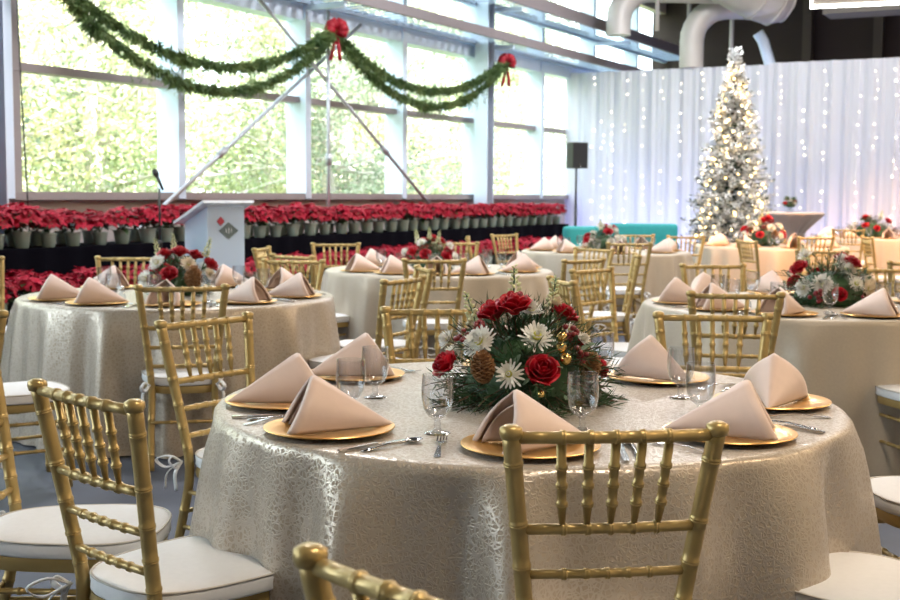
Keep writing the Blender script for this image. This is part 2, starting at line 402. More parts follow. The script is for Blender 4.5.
# bracing rods
def rod(a, b, r, label):
    A = hall(*a); B = hall(*b); mb = MB(); c = A.copy(); mb.tube([(0, 0, 0), B - A], r, 8)
    t = mb.build('brace_rod', M['rod']); t.location = A; tag(t, label, 'brace')
    n = MB(); d = (B - A).normalized(); m = (B - A) * .5; n.tube([m - d * .07, m + d * .07], r * 1.7, 8); n.build('turnbuckle', M['rod'], t)
rod((.30, 7.95, .10), (.30, 13.55, 3.50), .024, 'grey bracing rod rising to the right behind the lectern')
rod((.37, 11.25, 3.56), (.37, 16.80, .30), .022, 'grey bracing rod falling to the right across the middle windows')
rod((.44, 12.60, .0), (.44, 12.60, 3.55), .022, 'thin upright steel rod under the middle red bow')
mb = MB(); mb.tube([hall(.5, 7.84, 0.9), hall(.5, 7.78, 2.2), hall(.5, 7.73, 3.7)], .007, 5)
tag(mb.build('cable', M['black']), 'thin black cable hanging beside the leftmost window', 'cable')

# ceiling services
def duct(name, label, cat, pts, r, mat=None, rings=True):
    base = Vector(pts[0]); mb = MB(); mb.tube([Vector(p) - base for p in pts], r, 22)
    o = mb.build(name, mat or M['duct'], None, True, 40); o.location = base; tag(o, label, cat)
    if rings:
        n = MB(); step = max(1, len(pts) // 4)
        for i in range(step, len(pts) - 1, step):
            d = (Vector(pts[i + 1]) - Vector(pts[i - 1])).normalized(); p = Vector(pts[i]) - base
            n.tube([p - d * .015, p + d * .015], (r if not hasattr(r, '__len__') else r[i]) * 1.03, 22)
        n.build('seam', mat or M['duct'], o, True, 40)
    return o
def elbow(x, y, z0, z1, R, dx, dy, tail):
    pts = [(x, y, z0), (x, y, (z0 + z1) / 2), (x, y, z1)]
    l = sqrt(dx * dx + dy * dy); dx /= l; dy /= l
    for i in range(1, 9):
        a = i / 8 * pi / 2; q = R * (1 - cos(a)); pts.append((x + dx * q, y + dy * q, z1 + R * sin(a)))
    p = pts[-1]; pts.append((p[0] + dx * tail, p[1] + dy * tail, p[2])); return pts
cx, cy = cos(PHI), -sin(PHI)
duct('air_duct', 'white round duct elbow rising above the light shelves, left one', 'duct', elbow(2.78, 21.0, 4.02, 4.26, .52, .96, .1, 1.2), .205)
duct('air_duct', 'white round duct elbow just left of the christmas tree top', 'duct', elbow(4.12, 21.6, 3.55, 4.0, .58, .96, -.05, .9), .205)
duct('air_duct', 'large pale duct slanting down above the christmas tree', 'duct',
     [(3.0, 20.6, 5.7), (3.9, 20.8, 5.32), (4.6, 20.95, 5.02), (5.15, 21.1, 4.78), (5.45, 21.15, 4.66), (5.62, 21.18, 4.60), (5.72, 21.2, 4.57)], [.5, .5, .5, .5, .46, .33, .12])
duct('pipe', 'short bluish pipe slanting down behind the white drape', 'pipe', [(5.42, 22.3, 4.25), (5.52, 22.3, 4.1), (5.75, 22.3, 3.4)], .10, M['frame_blue'], False)
mb = MB(); mb.box2((4.35, 21.6, 4.42), (X1 - .01, 22.3, 5.6)); o = mb.build('bulkhead', M['soffit'], None, False); o.matrix_world = HALL
tag(o, 'beige boxed bulkhead high above the right drape', 'bulkhead')
for px, py, z0, lab in ((3.42, 21.0, 4.1, 'pale hanger rod between the two duct elbows'), (4.12, 21.9, 4.2, 'thin pale hanger rod behind the right duct elbow'), (5.0, 22.5, 3.2, 'grey upright pipe behind the top of the christmas tree')):
    mb = MB(); mb.tube([(0, 0, 0), (0, 0, 5.99 - z0)], .036, 10); o = mb.build('hanger_rod', M['duct']); o.location = (px, py, z0); tag(o, lab, 'rod')
t = thing('linear_light', 'slim hanging linear lamp at the top right corner', 'lamp', (3.44, 12.1, 3.19), atan2(-.30, .76))
mb = MB(); mb.box2((0, -.01, 0), (1.9, .16, .07)); mb.build('housing', M['soffit'], t, False)
mb = MB(); mb.box2((0, -.03, -.03), (.80, -.012, .0)); mb.box2((.86, -.03, -.03), (1.88, -.012, .0)); mb.box2((0, -.03, .0), (.015, -.012, .10)); mb.build('tube', M['led'], t, False)
mb = MB()
for x in (.1, 1.7): mb.tube([(x, .07, .07), (x, .07, 2.8)], .006, 6)
mb.build('suspension_wire', M['black'], t)
# housings of the ceiling lamps and the added fill lights, all out of view
for i, (off, s) in enumerate(((9.5, 2), (13, 5), (7.5, 8), (13, 11), (9, 14.5), (13, 17.5), (9.5, 18.5), (3.2, 7.5), (3.2, 12.5), (3.4, 17.6), (6.6, 17.9), (6.5, 11.5))):
    t = thing('ceiling_lamp', 'unseen square flush panel lamp under the dark ceiling', 'lamp', hall(off, s, 5.42), -PHI, 'panel lamps under the ceiling')
    mb = MB(); mb.box2((-.6, -.6, 0), (.6, .6, .57)); mb.build('housing', M['ceiling'], t, False)
    mb = MB(); mb.box2((-.55, -.55, -.02), (.55, .55, 0)); mb.build('diffuser', emit('lamp_diffuser', (1, .8, .6), 3) if i == 0 else bpy.data.materials['lamp_diffuser'], t, False)

# ---------------------------------------------------------------- white drape with strings of lights
SD = 20.85
rnd = random.Random(3)
def drape_panel(o0, o1, h, s, label, seed):
    r = random.Random(seed); W = o1 - o0; n = int(W * 42)
    ph = [r.uniform(0, 6.28) for _ in range(5)]
    def fn(u, v):
        x = o0 + u * W; z = .02 + v * (h - .02)
        a = .030 * sin(x * 21 + ph[0] + .5 * sin(x * 3.1)) + .022 * sin(x * 34 + ph[1] + 1.2 * sin(x * 1.7)) + .014 * sin(x * 57 + ph[2])
        a *= .65 + .35 * (1 - v)
        return (x + .02 * sin(x * 8 + ph[3]) * (1 - v), s + a + .03 * (1 - v) * sin(x * 2.2 + ph[4]), z)
    mb = MB(); mb.grid(fn, n, 10); o = mb.build('drape', M['drape']); o.matrix_world = HALL
    tag(o, label, 'drape', None); return o
drape_panel(.02, 3.70, 3.54, SD, 'white sheer drape left of and behind the christmas tree', 1)
drape_panel(3.68, 9.2, 3.56, SD - .05, 'white sheer drape right of the christmas tree', 2)
drape_panel(9.2, 14.8, 3.56, SD, 'white sheer drape beyond the right edge of the picture', 5)
t = thing('drape_stand', 'slim pole stand carrying the white sheer drapes', 'stand', HALL.to_translation(), -PHI)
mb = MB(); mb.tube([(.05, SD + .12, 3.5), (14.8, SD + .12, 3.5)], .02, 8); mb.build('crossbar', M['duct'], t)
for off in (.1, 3.7, 7.4, 11.1, 14.7):
    mb = MB(); mb.tube([(off, SD + .12, 0), (off, SD + .12, 3.52)], .022, 8); mb.build('upright', M['duct'], t)
    mb = MB(); mb.box2((off - .22, SD - .03 + .12, 0), (off + .22, SD + .3, .012)); mb.build('base_plate', M['duct'], t, False)
bulb_me = MB(); bulb_me.lathe([(0, -.016), (.011, -.010), (.0155, 0), (.011, .010), (0, .016)], 8)
bulb_src = bulb_me.build('bulb', M['bulbw']); bulb_mesh = bulb_src.data; bpy.data.objects.remove(bulb_src)
def add_bulb(parent, p, mesh, sc_=1.0, stuff=False):
    o = bpy.data.objects.new('bulb', mesh); COL.objects.link(o); o.parent = parent; o.location = p; o.scale = (sc_,) * 3; return o
strings = [.62, .80, .98, 1.22, 1.55, 1.88, 2.2, 2.58, 3.05, 3.52, 3.92, 4.30, 4.62, 5.15, 5.42, 5.72, 6.05, 6.5, 7.0]
for off in strings:
    sd_ = 'left' if off < 3.4 else 'right'
    t = thing('light_string', 'thin string of small warm bulbs hanging down the drape %s of the christmas tree' % sd_, 'string lights', hall(off, SD - .13, 3.5), -PHI, 'strings of lights down the drape, %s of the tree' % sd_)
    pts = [(.012 * sin(i * 1.1 + off * 9), 0, -i * .2) for i in range(17)]
    mb = MB(); mb.tube(pts, .0022, 4); mb.build('wire', M['cushion'], t)
    z = -.05 - rnd.random() * .1; bright = rnd.uniform(.7, 1.15)
    while z > -3.1:
        if rnd.random() < .62: add_bulb(t, (rnd.uniform(-.03, .03), -.005, z), bulb_mesh, bright * rnd.uniform(.55, 1.25))
        z -= rnd.uniform(.10, .24)

# ---------------------------------------------------------------- outdoors
mb = MB(); mb.box2((-60, -30, -.6), (-.35, 70, -.5)); o = structure('ground_outside', mb, M['lawn'])
def leafy_tree(seed, H, R, trunk_h, leafmat, nleaf, nbr=26):
    r = random.Random(seed)
    t = thing('garden_tree', 'x', 'tree')
    tr = MB(); pts = [(0, 0, -.5)]; x = y = 0
    for i in range(1, 7): x += r.uniform(-.18, .18); y += r.uniform(-.18, .18); pts.append((x, y, -.5 + (H * .9) * i / 6))
    tr.tube(pts, [.17 * (1 - .14 * i) * H / 8 for i in range(7)], 8); ends = []
    for i in range(nbr):
        z = r.uniform(trunk_h, H * .8); a = r.uniform(0, 2 * pi); L = R * r.uniform(.6, 1.05) * (1 - .45 * (z / H))
        p = Vector((x * z / H, y * z / H, z)); bp = [p]
        d = Vector((cos(a), sin(a), r.uniform(-.1, .5))).normalized()
        for j in range(5): d = (d + Vector((r.uniform(-.3, .3), r.uniform(-.3, .3), r.uniform(-.15, .2)))).normalized(); bp.append(bp[-1] + d * L / 5)
        tr.tube(bp, [.05, .04, .032, .024, .016, .008], 5); ends += bp[1:]
        for j in range(4):
            q = bp[r.randint(1, 4)]; dd2 = Vector((r.uniform(-1, 1), r.uniform(-1, 1), r.uniform(-.6, .6))).normalized() * L * .4
            tr.tube([q, q + dd2 * .5 + Vector((0, 0, .05)), q + dd2], [.02, .014, .006], 4); ends += [q + dd2 * .5, q + dd2]
    tr.build('trunk', M['bark'], t)
    lf = MB()
    for i in range(nleaf):
        e = r.choice(ends); p = e + Vector((r.gauss(0, .28), r.gauss(0, .28), r.gauss(0, .22)))
        d = Vector((r.uniform(-1, 1), r.uniform(-1, 1), r.uniform(-1, .4))).normalized() * r.uniform(.05, .12)
        s_ = d.cross(Vector((r.uniform(-1, 1), r.uniform(-1, 1), r.uniform(-1, 1)))).normalized()
        lf.blade(p, p + d, d.length * .7, s_)
    lf.build('foliage', leafmat, t, False); return t
protos = [leafy_tree(11, 7.5, 3.2, .2, M['leaf_a'], 16000, 34), leafy_tree(12, 8.5, 3.4, .4, M['leaf_b'], 16000, 34), leafy_tree(13, 6.5, 3.0, .1, M['leaf_c'], 13000, 30), leafy_tree(14, 9.0, 3.6, .6, M['leaf_b'], 9000, 44)]
spots = [(-4.5, 8.5, 3), (-6.5, 12.5, 2), (-7.5, 17, 0), (-5.5, 21.5, 1), (-8, 26, 2), (-5.5, 30, 0), (-10, 6, 1), (-12, 11, 0), (-12, 16.5, 3), (-13, 22, 1), (-12, 28, 0), (-13, 35, 1), (-17, 13, 2), (-18, 20, 0), (-19, 28, 1), (-18, 37, 2), (-20, 46, 0), (-8, 36, 3), (-5.5, 3, 1), (-26, 24, 1), (-27, 36, 0), (-26, 50, 1), (-9, 32.5, 0), (-11, 40, 1), (-7, 24.5, 3), (-9.5, 19.5, 0), (-15, 25, 1), (-14, 31, 0), (-9, 14.8, 1), (-16, 43, 0), (-22, 33, 1)]
LT = ['yellow-green leafy tree seen through the windows', 'grey-green leafy tree seen through the windows', 'golden leafy tree seen through the windows', 'sparse bright tree with pale branches seen through the windows']
used = set()
for i, (off, s, k) in enumerate(spots):
    o = protos[k] if k not in used else copy_tree(protos[k]); used.add(k)
    o.location = hall(off, s, 0); o.rotation_euler = (0, 0, i * 1.3); q = (.85 + .3 * ((i * 7) % 5) / 5) * (1.35 if off < -9 else 1.08); o.scale = (q, q, q)
    tag(o, LT[k], 'tree', 'trees of the same kind outside the windows, %s' % ('yellow-green', 'grey-green', 'golden', 'sparse')[k])

# ---------------------------------------------------------------- garlands and bows
def garland_strand(A, B, sag, seed, parent, dens=520, thick=.066):
    r = random.Random(seed); mb = MB(); A = Vector(A); B = Vector(B); L = (B - A).length
    P = lambda t: A.lerp(B, t) + Vector((0, 0, -4 * sag * t * (1 - t)))
    pts = [P(i / 30) for i in range(31)]; mb.tube(pts, .018, 5)
    n = int(L * dens)
    for i in range(n):
        t = r.random(); p = P(t) + Vector((r.gauss(0, .015), r.gauss(0, .015), r.gauss(0, .015)))
        tan = (P(min(1, t + .01)) - P(max(0, t - .01))).normalized()
        a = r.uniform(0, 2 * pi); side = tan.cross(Vector((0, 0, 1))).normalized(); up = side.cross(tan)
        d = (side * cos(a) + up * sin(a)) * .8 + tan * r.choice((-1, 1)) * r.uniform(.3, 1.0) + Vector((0, 0, -.55))
        d = d.normalized() * r.uniform(.6, 1.35) * thick * (1.0 + .6 * max(0, sin(t * 37 + seed) * sin(t * 11)))
        for q in range(3):
            d2 = (d + Vector((r.uniform(-1, 1), r.uniform(-1, 1), r.uniform(-1, 1))) * d.length * .35)
            mb.blade(p, p + d2, .018, d2.cross(Vector((r.uniform(-1, 1), r.uniform(-1, 1), r.uniform(-1, 1)))))
    for i in range(int(L * 11)):       # hanging sprays
        t = r.random(); p = P(t); ln = r.uniform(.10, .26)
        for j in range(26):
            q = p + Vector((r.gauss(0, .012), r.gauss(0, .012), -ln * j / 26)); d2 = Vector((r.uniform(-1, 1), r.uniform(-1, 1), -1.3)).normalized() * .045
            mb.blade(q, q + d2, .009, d2.cross(Vector((1, r.uniform(-1, 1), 0))))
    return mb.build('strand', M['garland'], parent, False)
def swag(a, b, sags, label, seed):
    A = hall(*a); B = hall(*b); t = thing('garland', label, 'garland', A)
    for i, sg in enumerate(sags):
        garland_strand((0, 0, -.02 * i), B - A + Vector((.05 * i, 0, -.02 * i)), sg, seed + i, t)
swag((.50, 7.9, 3.42), (.50, 12.56, 3.30), (.66, .90), 'evergreen garland swag across the left windows', 20)
swag((.50, 12.64, 3.30), (.50, 17.22, 3.36), (.55, .74), 'evergreen garland swag across the middle windows between two bows', 30)
def bow(p, label, rz):
    t = thing('bow', label, 'bow', p, rz)
    mb = MB(); r = random.Random(5)
    for a in (22, 158, -18, 198, 62, 118):
        ca, sa = cos(radians(a)), sin(radians(a)); R = .14
        pts = [(0, -.02, 0), (ca * R * .6, -.07, sa * R * .6 + .01), (ca * R, -.03, sa * R), (ca * R * .6, .02, sa * R * .6 - .01), (0, -.01, 0)]
        mb.grid(lambda u, v, P=pts, ca=ca, sa=sa: (Vector(P[min(4, int(u * 4 + .01))]) + Vector((-sa, .25, ca)) * (v - .5) * .10), 4, 1)
    solidify(mb.build('loops', M['ribbon'], t), .004)
    mb = MB()
    for dx in (-.05, .03):
        mb.grid(lambda u, v, dx=dx: (dx * u * 1.4 + (v - .5) * .045, -.02 + .02 * sin(u * 7), -.02 - u * .34), 6, 1)
    solidify(mb.build('tails', M['ribbon'], t), .004)
bow(hall(.56, 12.6, 3.31), 'red ribbon bow where the two garland swags meet', .1)
bow(hall(.56, 17.28, 3.37), 'red ribbon bow at the right end of the garland', .1)

# ---------------------------------------------------------------- poinsettia display
def shelf(name, off0, off1, s0, s1, h, label):
    t = thing(name, label, 'shelf', HALL.to_translation(), -PHI)
    mb = MB(); mb.box2((off0, s0, h - .04), (off1, s1, h)); mb.build('top', M['blackcloth'], t, False)
    mb = MB(); n = 260; L = s1 - s0
    mb.grid(lambda u, v: (off1 + .012 + .012 * sin(u * L * 16 + 2 * sin(u * L * 2.1)), s0 + u * L, v * (h - .002)), n, 3)
    mb.build('skirt', M['blackcloth'], t)
shelf('tiered_shelf', .42, 1.02, 4.6, 18.7, .895, 'long black-skirted upper tier carrying a double row of poinsettias')
shelf('tiered_shelf', 1.06, 1.66, 4.6, 18.5, .40, 'long black-skirted lower tier of poinsettias in front of the upper tier')
def poinsettia(seed):
    r = random.Random(seed); t = thing('potted_poinsettia', 'x', 'plant')
    mb = MB(); mb.lathe([(0, 0), (.052, 0), (.058, .01), (.072, .118), (.077, .122), (.077, .138), (.07, .138), (.066, .128), (0, .126)], 14)
    mb.build('pot', M['pot'], t, True, 40)
    lf = MB()
    for i in range(30):
        a = r.uniform(0, 2 * pi); z = r.uniform(.16, .27); p = Vector((cos(a) * .03, sin(a) * .03, z)); d = Vector((cos(a), sin(a), r.uniform(-.5, .25))) * r.uniform(.1, .155)
        lf.leaf(p, p + d, .055, (0, 0, 1), .12)
    for i in range(5): a = i * 1.25; lf.tube([(0, 0, .13), (cos(a) * .04, sin(a) * .04, .22), (cos(a) * .08, sin(a) * .08, .3)], .004, 4)
    lf.build('leaves', M['leafdark'], t, False)
    br = MB(); heads = [(0, 0, .345)] + [(cos(a) * .095, sin(a) * .095, r.uniform(.275, .33)) for a in [i * 2 * pi / 6 + r.uniform(-.3, .3) for i in range(6)]]
    for hx, hy, hz in heads:
        c = Vector((hx, hy, hz)); tilt = Vector((hx * 3.0, hy * 3.0, 1)).normalized()
        s1 = tilt.orthogonal().normalized(); s2 = tilt.cross(s1)
        for ring, (n, L, up) in enumerate(((7, .085, .05), (5, .055, .5))):
            for q in range(n):
                a = 2 * pi * q / n + r.uniform(-.25, .25) + ring; d = (s1 * cos(a) + s2 * sin(a) + tilt * (up + r.uniform(-.35, .15))).normalized() * L * r.uniform(.8, 1.2)
                br.leaf(c, c + d, .042, tilt, .14)
    for i in range(11):
        a = i * 2 * pi / 11 + r.uniform(-.2, .2); c = Vector((cos(a) * .125, sin(a) * .125, r.uniform(.20, .27))); tilt = Vector((cos(a), sin(a), .55)).normalized(); s1 = tilt.orthogonal().normalized(); s2 = tilt.cross(s1)
        for q in range(6):
            b_ = 2 * pi * q / 6 + r.random(); d = (s1 * cos(b_) + s2 * sin(b_) + tilt * r.uniform(-.1, .4)).normalized() * r.uniform(.055, .08); br.leaf(c, c + d, .042, tilt, .14)
    br.build('bracts', M['red'], t, False); return t
pps = [poinsettia(i) for i in range(4)]; first = [True] * 4; rp = random.Random(8)
def place_plant(off, s, z, label, group):
    k = rp.randrange(4)
    if first[k]: o = pps[k]; first[k] = False
    else: o = copy_tree(pps[k])
    o.location = hall(off, s, z); o.rotation_euler = (0, 0, rp.uniform(0, 6.28)); q = rp.uniform(.93, 1.07); o.scale = (q, q, q * rp.uniform(.87, .97))
    tag(o, label, 'plant', group)
s = 5.6
while s < 18.6:
    place_plant(.88 + rp.uniform(-.02, .02), s, .895, 'red poinsettia in a sage green pot on the upper black tier, front row', 'front row of poinsettias on the upper tier')
    if rp.random() < .93: place_plant(.60, s + .16, .895, 'red poinsettia in a sage green pot on the upper black tier, back row', 'back row of poinsettias on the upper tier')
    s += rp.uniform(.26, .33)
s = 5.6
while s < 18.4:
    place_plant(1.52, s, .40, 'red poinsettia on the lower black tier, front row', 'front row of poinsettias on the lower tier')
    place_plant(1.22, s + .15, .40, 'red poinsettia on the lower black tier, back row', 'back row of poinsettias on the lower tier')
    s += rp.uniform(.27, .35)

# ---------------------------------------------------------------- lectern, microphone, speaker, seats
a1 = Vector((.77, .64, 0)).normalized(); a2 = Vector((-.64, .77, 0))
t = thing('lectern', 'white frosted lectern with slanted top and red and grey diamond emblem', 'lectern', (-2.045, 10.45, 0), atan2(.64, .77))
W_, D_ = .355, .40        # local x along front, y away
mb = MB(); mb.box2((0, 0, .03), (W_, .02, 1.265)); mb.build('front_panel', M['acrylic'], t, False)
def side(x0, x1):
    mb = MB(); v = [mb.vert((x, y, z)) for x in (x0, x1) for y, z in ((.021, .03), (D_, .03), (D_, 1.12), (.021, 1.262))]
    mb.face(v[:4]); mb.face(v[4:][::-1])
    for i in range(4): mb.face((v[i], v[i + 4], v[(i + 1) % 4 + 4], v[(i + 1) % 4]))
    mb.build('side_panel', M['acrylic'], t, False)
side(0, .02); side(W_ - .02, W_)
mb = MB(); mb.box2((.021, .021, .88), (W_ - .021, D_ - .01, .90)); mb.build('shelf', M['acrylic'], t, False)
mb = MB(); mb.box((W_ / 2 - .02, D_ / 2 - .02, 1.198), (W_ + .13, D_ + .16, .024), Matrix.Rotation(-.345, 3, 'X')); mb.build('slanted_top', M['acryl_top'], t, False)
mb = MB(); mb.box2((-.05, -.04, 0), (W_ + .05, D_ + .04, .03)); mb.build('base', M['acrylic'], t, False)
def diamond(cxx, z, hx, hz, mat, name):
    mb = MB(); pts = [(cxx - hx, z), (cxx, z - hz), (cxx + hx, z), (cxx, z + hz)]
    a = [mb.vert((x, -.006, zz)) for x, zz in pts]; b = [mb.vert((x, -.0005, zz)) for x, zz in pts]
    mb.face(a); mb.face(b[::-1])
    for i in range(4): mb.face((a[i], b[i], b[(i + 1) % 4], a[(i + 1) % 4]))
    return mb.build(name, mat, t, False)
diamond(.20, 1.045, .095, .072, M['logo_grey'], 'emblem'); diamond(.125, 1.125, .038, .04, M['logo_red'], 'emblem')
mb = MB()
for x0, w, h in ((.165, .012, .035), (.19, .012, .05), (.215, .012, .035)): mb.box((x0 + .01, -.0075, 1.045), (w * .5, .002, h))
mb.build('emblem_lines', M['acryl_top'], t, False)

t = thing('microphone_stand', 'black microphone on a tall stand left of the lectern', 'microphone', (-2.42, 10.35, 0))
mb = MB(); mb.lathe([(0, 0), (.13, 0), (.13, .015), (.03, .03), (.015, .05)], 20); mb.build('base', M['black'], t, True, 40)
mb = MB(); mb.tube([(0, 0, .04), (0, 0, .95)], .014, 8); mb.tube([(0, 0, .93), (0, 0, 1.40)], .009, 8); mb.tube([(0, 0, .9), (0, 0, .97)], .02, 8); mb.build('pole', M['black'], t)
mb = MB(); mb.tube([(.03, 0, 1.385), (-.02, 0, 1.50)], [.010, .016], 8); mb.tube([(-.02, 0, 1.50), (-.03, 0, 1.525), (-.045, 0, 1.555)], [.02, .027, .016], 10); mb.build('microphone', M['black'], t)

t = thing('speaker_stand', 'black tripod pole stand in front of the left end of the white drape', 'stand', (2.06, 20.5, 0), .3)
mb = MB(); mb.tube([(0, 0, .25), (0, 0, 1.2)], .024, 10); mb.tube([(0, 0, 1.15), (0, 0, 1.8)], .018, 10); mb.build('pole', M['black'], t)
for i in range(3):
    a = i * 2 * pi / 3; mb = MB(); mb.tube([(0, 0, .75), (cos(a) * .45, sin(a) * .45, .01)], .013, 6); mb.tube([(0, 0, .3), (cos(a) * .28, sin(a) * .28, .27)], .009, 6); mb.build('leg', M['black'], t)
t = thing('loudspeaker', 'black loudspeaker standing on the tripod left of the drape', 'speaker', (2.06, 20.5, 1.80), .42)
mb = MB(); v = [mb.vert(p) for p in ((-.14, -.13, 0), (.14, -.13, 0), (.10, .15, 0), (-.10, .15, 0), (-.14, -.13, .42), (.14, -.13, .42), (.10, .15, .42), (-.10, .15, .42))]
for q in ((0,3,2,1),(4,5,6,7),(0,1,5,4),(1,2,6,5),(2,3,7,6),(3,0,4,7)): mb.face([v[i] for i in q])
mb.build('cabinet', M['black'], t, False)
mb = MB(); mb.box2((-.13, -.14, .02), (.13, -.131, .40)); mb.build('grille', M['grille'], t, False)
mb = MB(); mb.lathe([(0, 0), (.012, 0), (.012, .003), (0, .003)], 12); o = mb.build('badge', M['steel'], t); o.location = (0, -.1415, .05); o.rotation_euler = (pi / 2, 0, 0)

def rbox(mb, a, b, r, n=3):
    """soft-edged box"""
    c = [(a[i] + b[i]) / 2 for i in range(3)]; h = [abs(b[i] - a[i]) / 2 for i in range(3)]
    r = min(r, min(h) * .98)
    def sgn(x): return (x > 0) - (x < 0)
    N = 8; S = n * 2
    us = [-1 + 2 * i / S for i in range(S + 1)]
    def pt(d):
        m = max(abs(x) for x in d); d = [x / m for x in d]
        core = [sgn(d[i]) * (h[i] - r) if abs(d[i]) > .5 else d[i] * 2 * (h[i] - r) for i in range(3)]
        v = Vector([d[i] if abs(d[i]) > .5 else 0 for i in range(3)])
        w = Vector([ (abs(d[i]) - .5) * 2 * sgn(d[i]) if abs(d[i]) > .5 else 0 for i in range(3)])
        w = w.normalized() * r if w.length > 1e-6 else Vector((0, 0, 0))
        return Vector(c) + Vector(core) + w
    for ax in range(3):
        for sg in (-1, 1):
            o1, o2 = (ax + 1) % 3, (ax + 2) % 3
            def fn(u, v):
                d = [0, 0, 0]; d[ax] = sg; d[o1] = (u * 2 - 1) * (1 if sg > 0 else -1); d[o2] = v * 2 - 1; return pt(d)
            mb.grid(fn, S + 2, S + 2)
def sofa(name, label, loc, rz, w):
    t = thing(name, label, 'sofa', loc, rz)
    for nme, a, b in (('seat', (-w / 2 + .12, -.36, .18), (w / 2 - .12, .22, .44)), ('backrest', (-w / 2, .2, .15), (w / 2, .40, .92)), ('armrest', (-w / 2, -.36, .15), (-w / 2 + .12, .2, .66)), ('armrest', (w / 2 - .12, -.36, .15), (w / 2, .2, .66))):
        mb = MB(); rbox(mb, a, b, .06); mb.build(nme, M['teal'], t)
    for x in (-w / 2 + .08, w / 2 - .08):
        for y in (-.3, .32): mb = MB(); mb.tube([(x, y, 0), (x, y, .16)], [.015, .022], 8); mb.build('leg', M['wood'], t)
sofa('armchair', 'teal upholstered tub armchair by the speaker stand', (2.08, 17.6, 0), .35, .75)
sofa('loveseat', 'teal upholstered loveseat in front of the white drape', (3.02, 19.5, 0), -.15, 1.1)

# ---------------------------------------------------------------- gold chiavari chair
def bamboo(mb, pts, r, knots, seg=9, kr=1.32, kw=.006, taper=None):
    """turned rod through pts with raised rings at the given fractions"""
    P = [Vector(p) for p in pts]; ls = [0]
    for a, b in zip(P, P[1:]): ls.append(ls[-1] + (b - a).length)
    L = ls[-1]
    def at(d):
        d = max(0, min(L, d))
        for i in range(len(P) - 1):
            if d <= ls[i + 1] + 1e-9: return P[i].lerp(P[i + 1], (d - ls[i]) / max(1e-9, ls[i + 1] - ls[i]))
        return P[-1]
    r0, r1 = r if hasattr(r, '__len__') else (r, r)
    ds = {0: 1, L: 1}
    for l in ls: ds[l] = 1
    for kf in knots:
        c = kf * L
        for q, m in ((-1.5, 1), (-.9, kr), (-.25, kr), (0, kr * .90), (.25, kr), (.9, kr), (1.5, 1)):
            ds[c + q * kw] = m
    # more samples on curves
    n = max(2, int(L / .05))
    for i in range(n + 1):
        d = i / n * L
        if all(abs(d - x) > kw * 1.7 for x in ds): ds[d] = 1
    dd_ = sorted(x for x in ds if -1e-6 <= x <= L + 1e-6)
    tf = lambda d: 1 if taper is None or d / L < taper else 1 - .42 * (d / L - taper) / (1 - taper)
    mb.tube([at(d) for d in dd_], [(r0 + (r1 - r0) * d / L) * ds[d] * tf(d) for d in dd_], seg)
def smooth_path(ctrl, n=14):
    out = []; P = [Vector(c) for c in ctrl]; P = [P[0] * 2 - P[1]] + P + [P[-1] * 2 - P[-2]]
    for i in range(1, len(P) - 2):
        for j in range(n // (len(P) - 3) + 1):
            t = j / (n // (len(P) - 3) + 1); a, b, c, d = P[i - 1:i + 3]
            out.append(.5 * ((2 * b) + (-a + c) * t + (2 * a - 5 * b + 4 * c - d) * t * t + (-a + 3 * b - 3 * c + d) * t ** 3))
    out.append(P[-2]); return out
def squircle(a, b, n, e, front_shrink=0.0):
    pts = []
    for i in range(n):
        t = 2 * pi * i / n; c, s_ = cos(t), sin(t)
        x = a * abs(c) ** (2 / e) * (1 if c > 0 else -1); y = b * abs(s_) ** (2 / e) * (1 if s_ > 0 else -1)
        x *= 1 - front_shrink * max(0, -y / b) * .5
        pts.append((x, y))
    return pts
SEATZ = .405
def back_x(z): return .152 + (.209 - .152) * max(0, (z - .42)) / .485
def back_y(z): return -.187 - .082 * max(0, (z - .40) / .51) ** 1.15
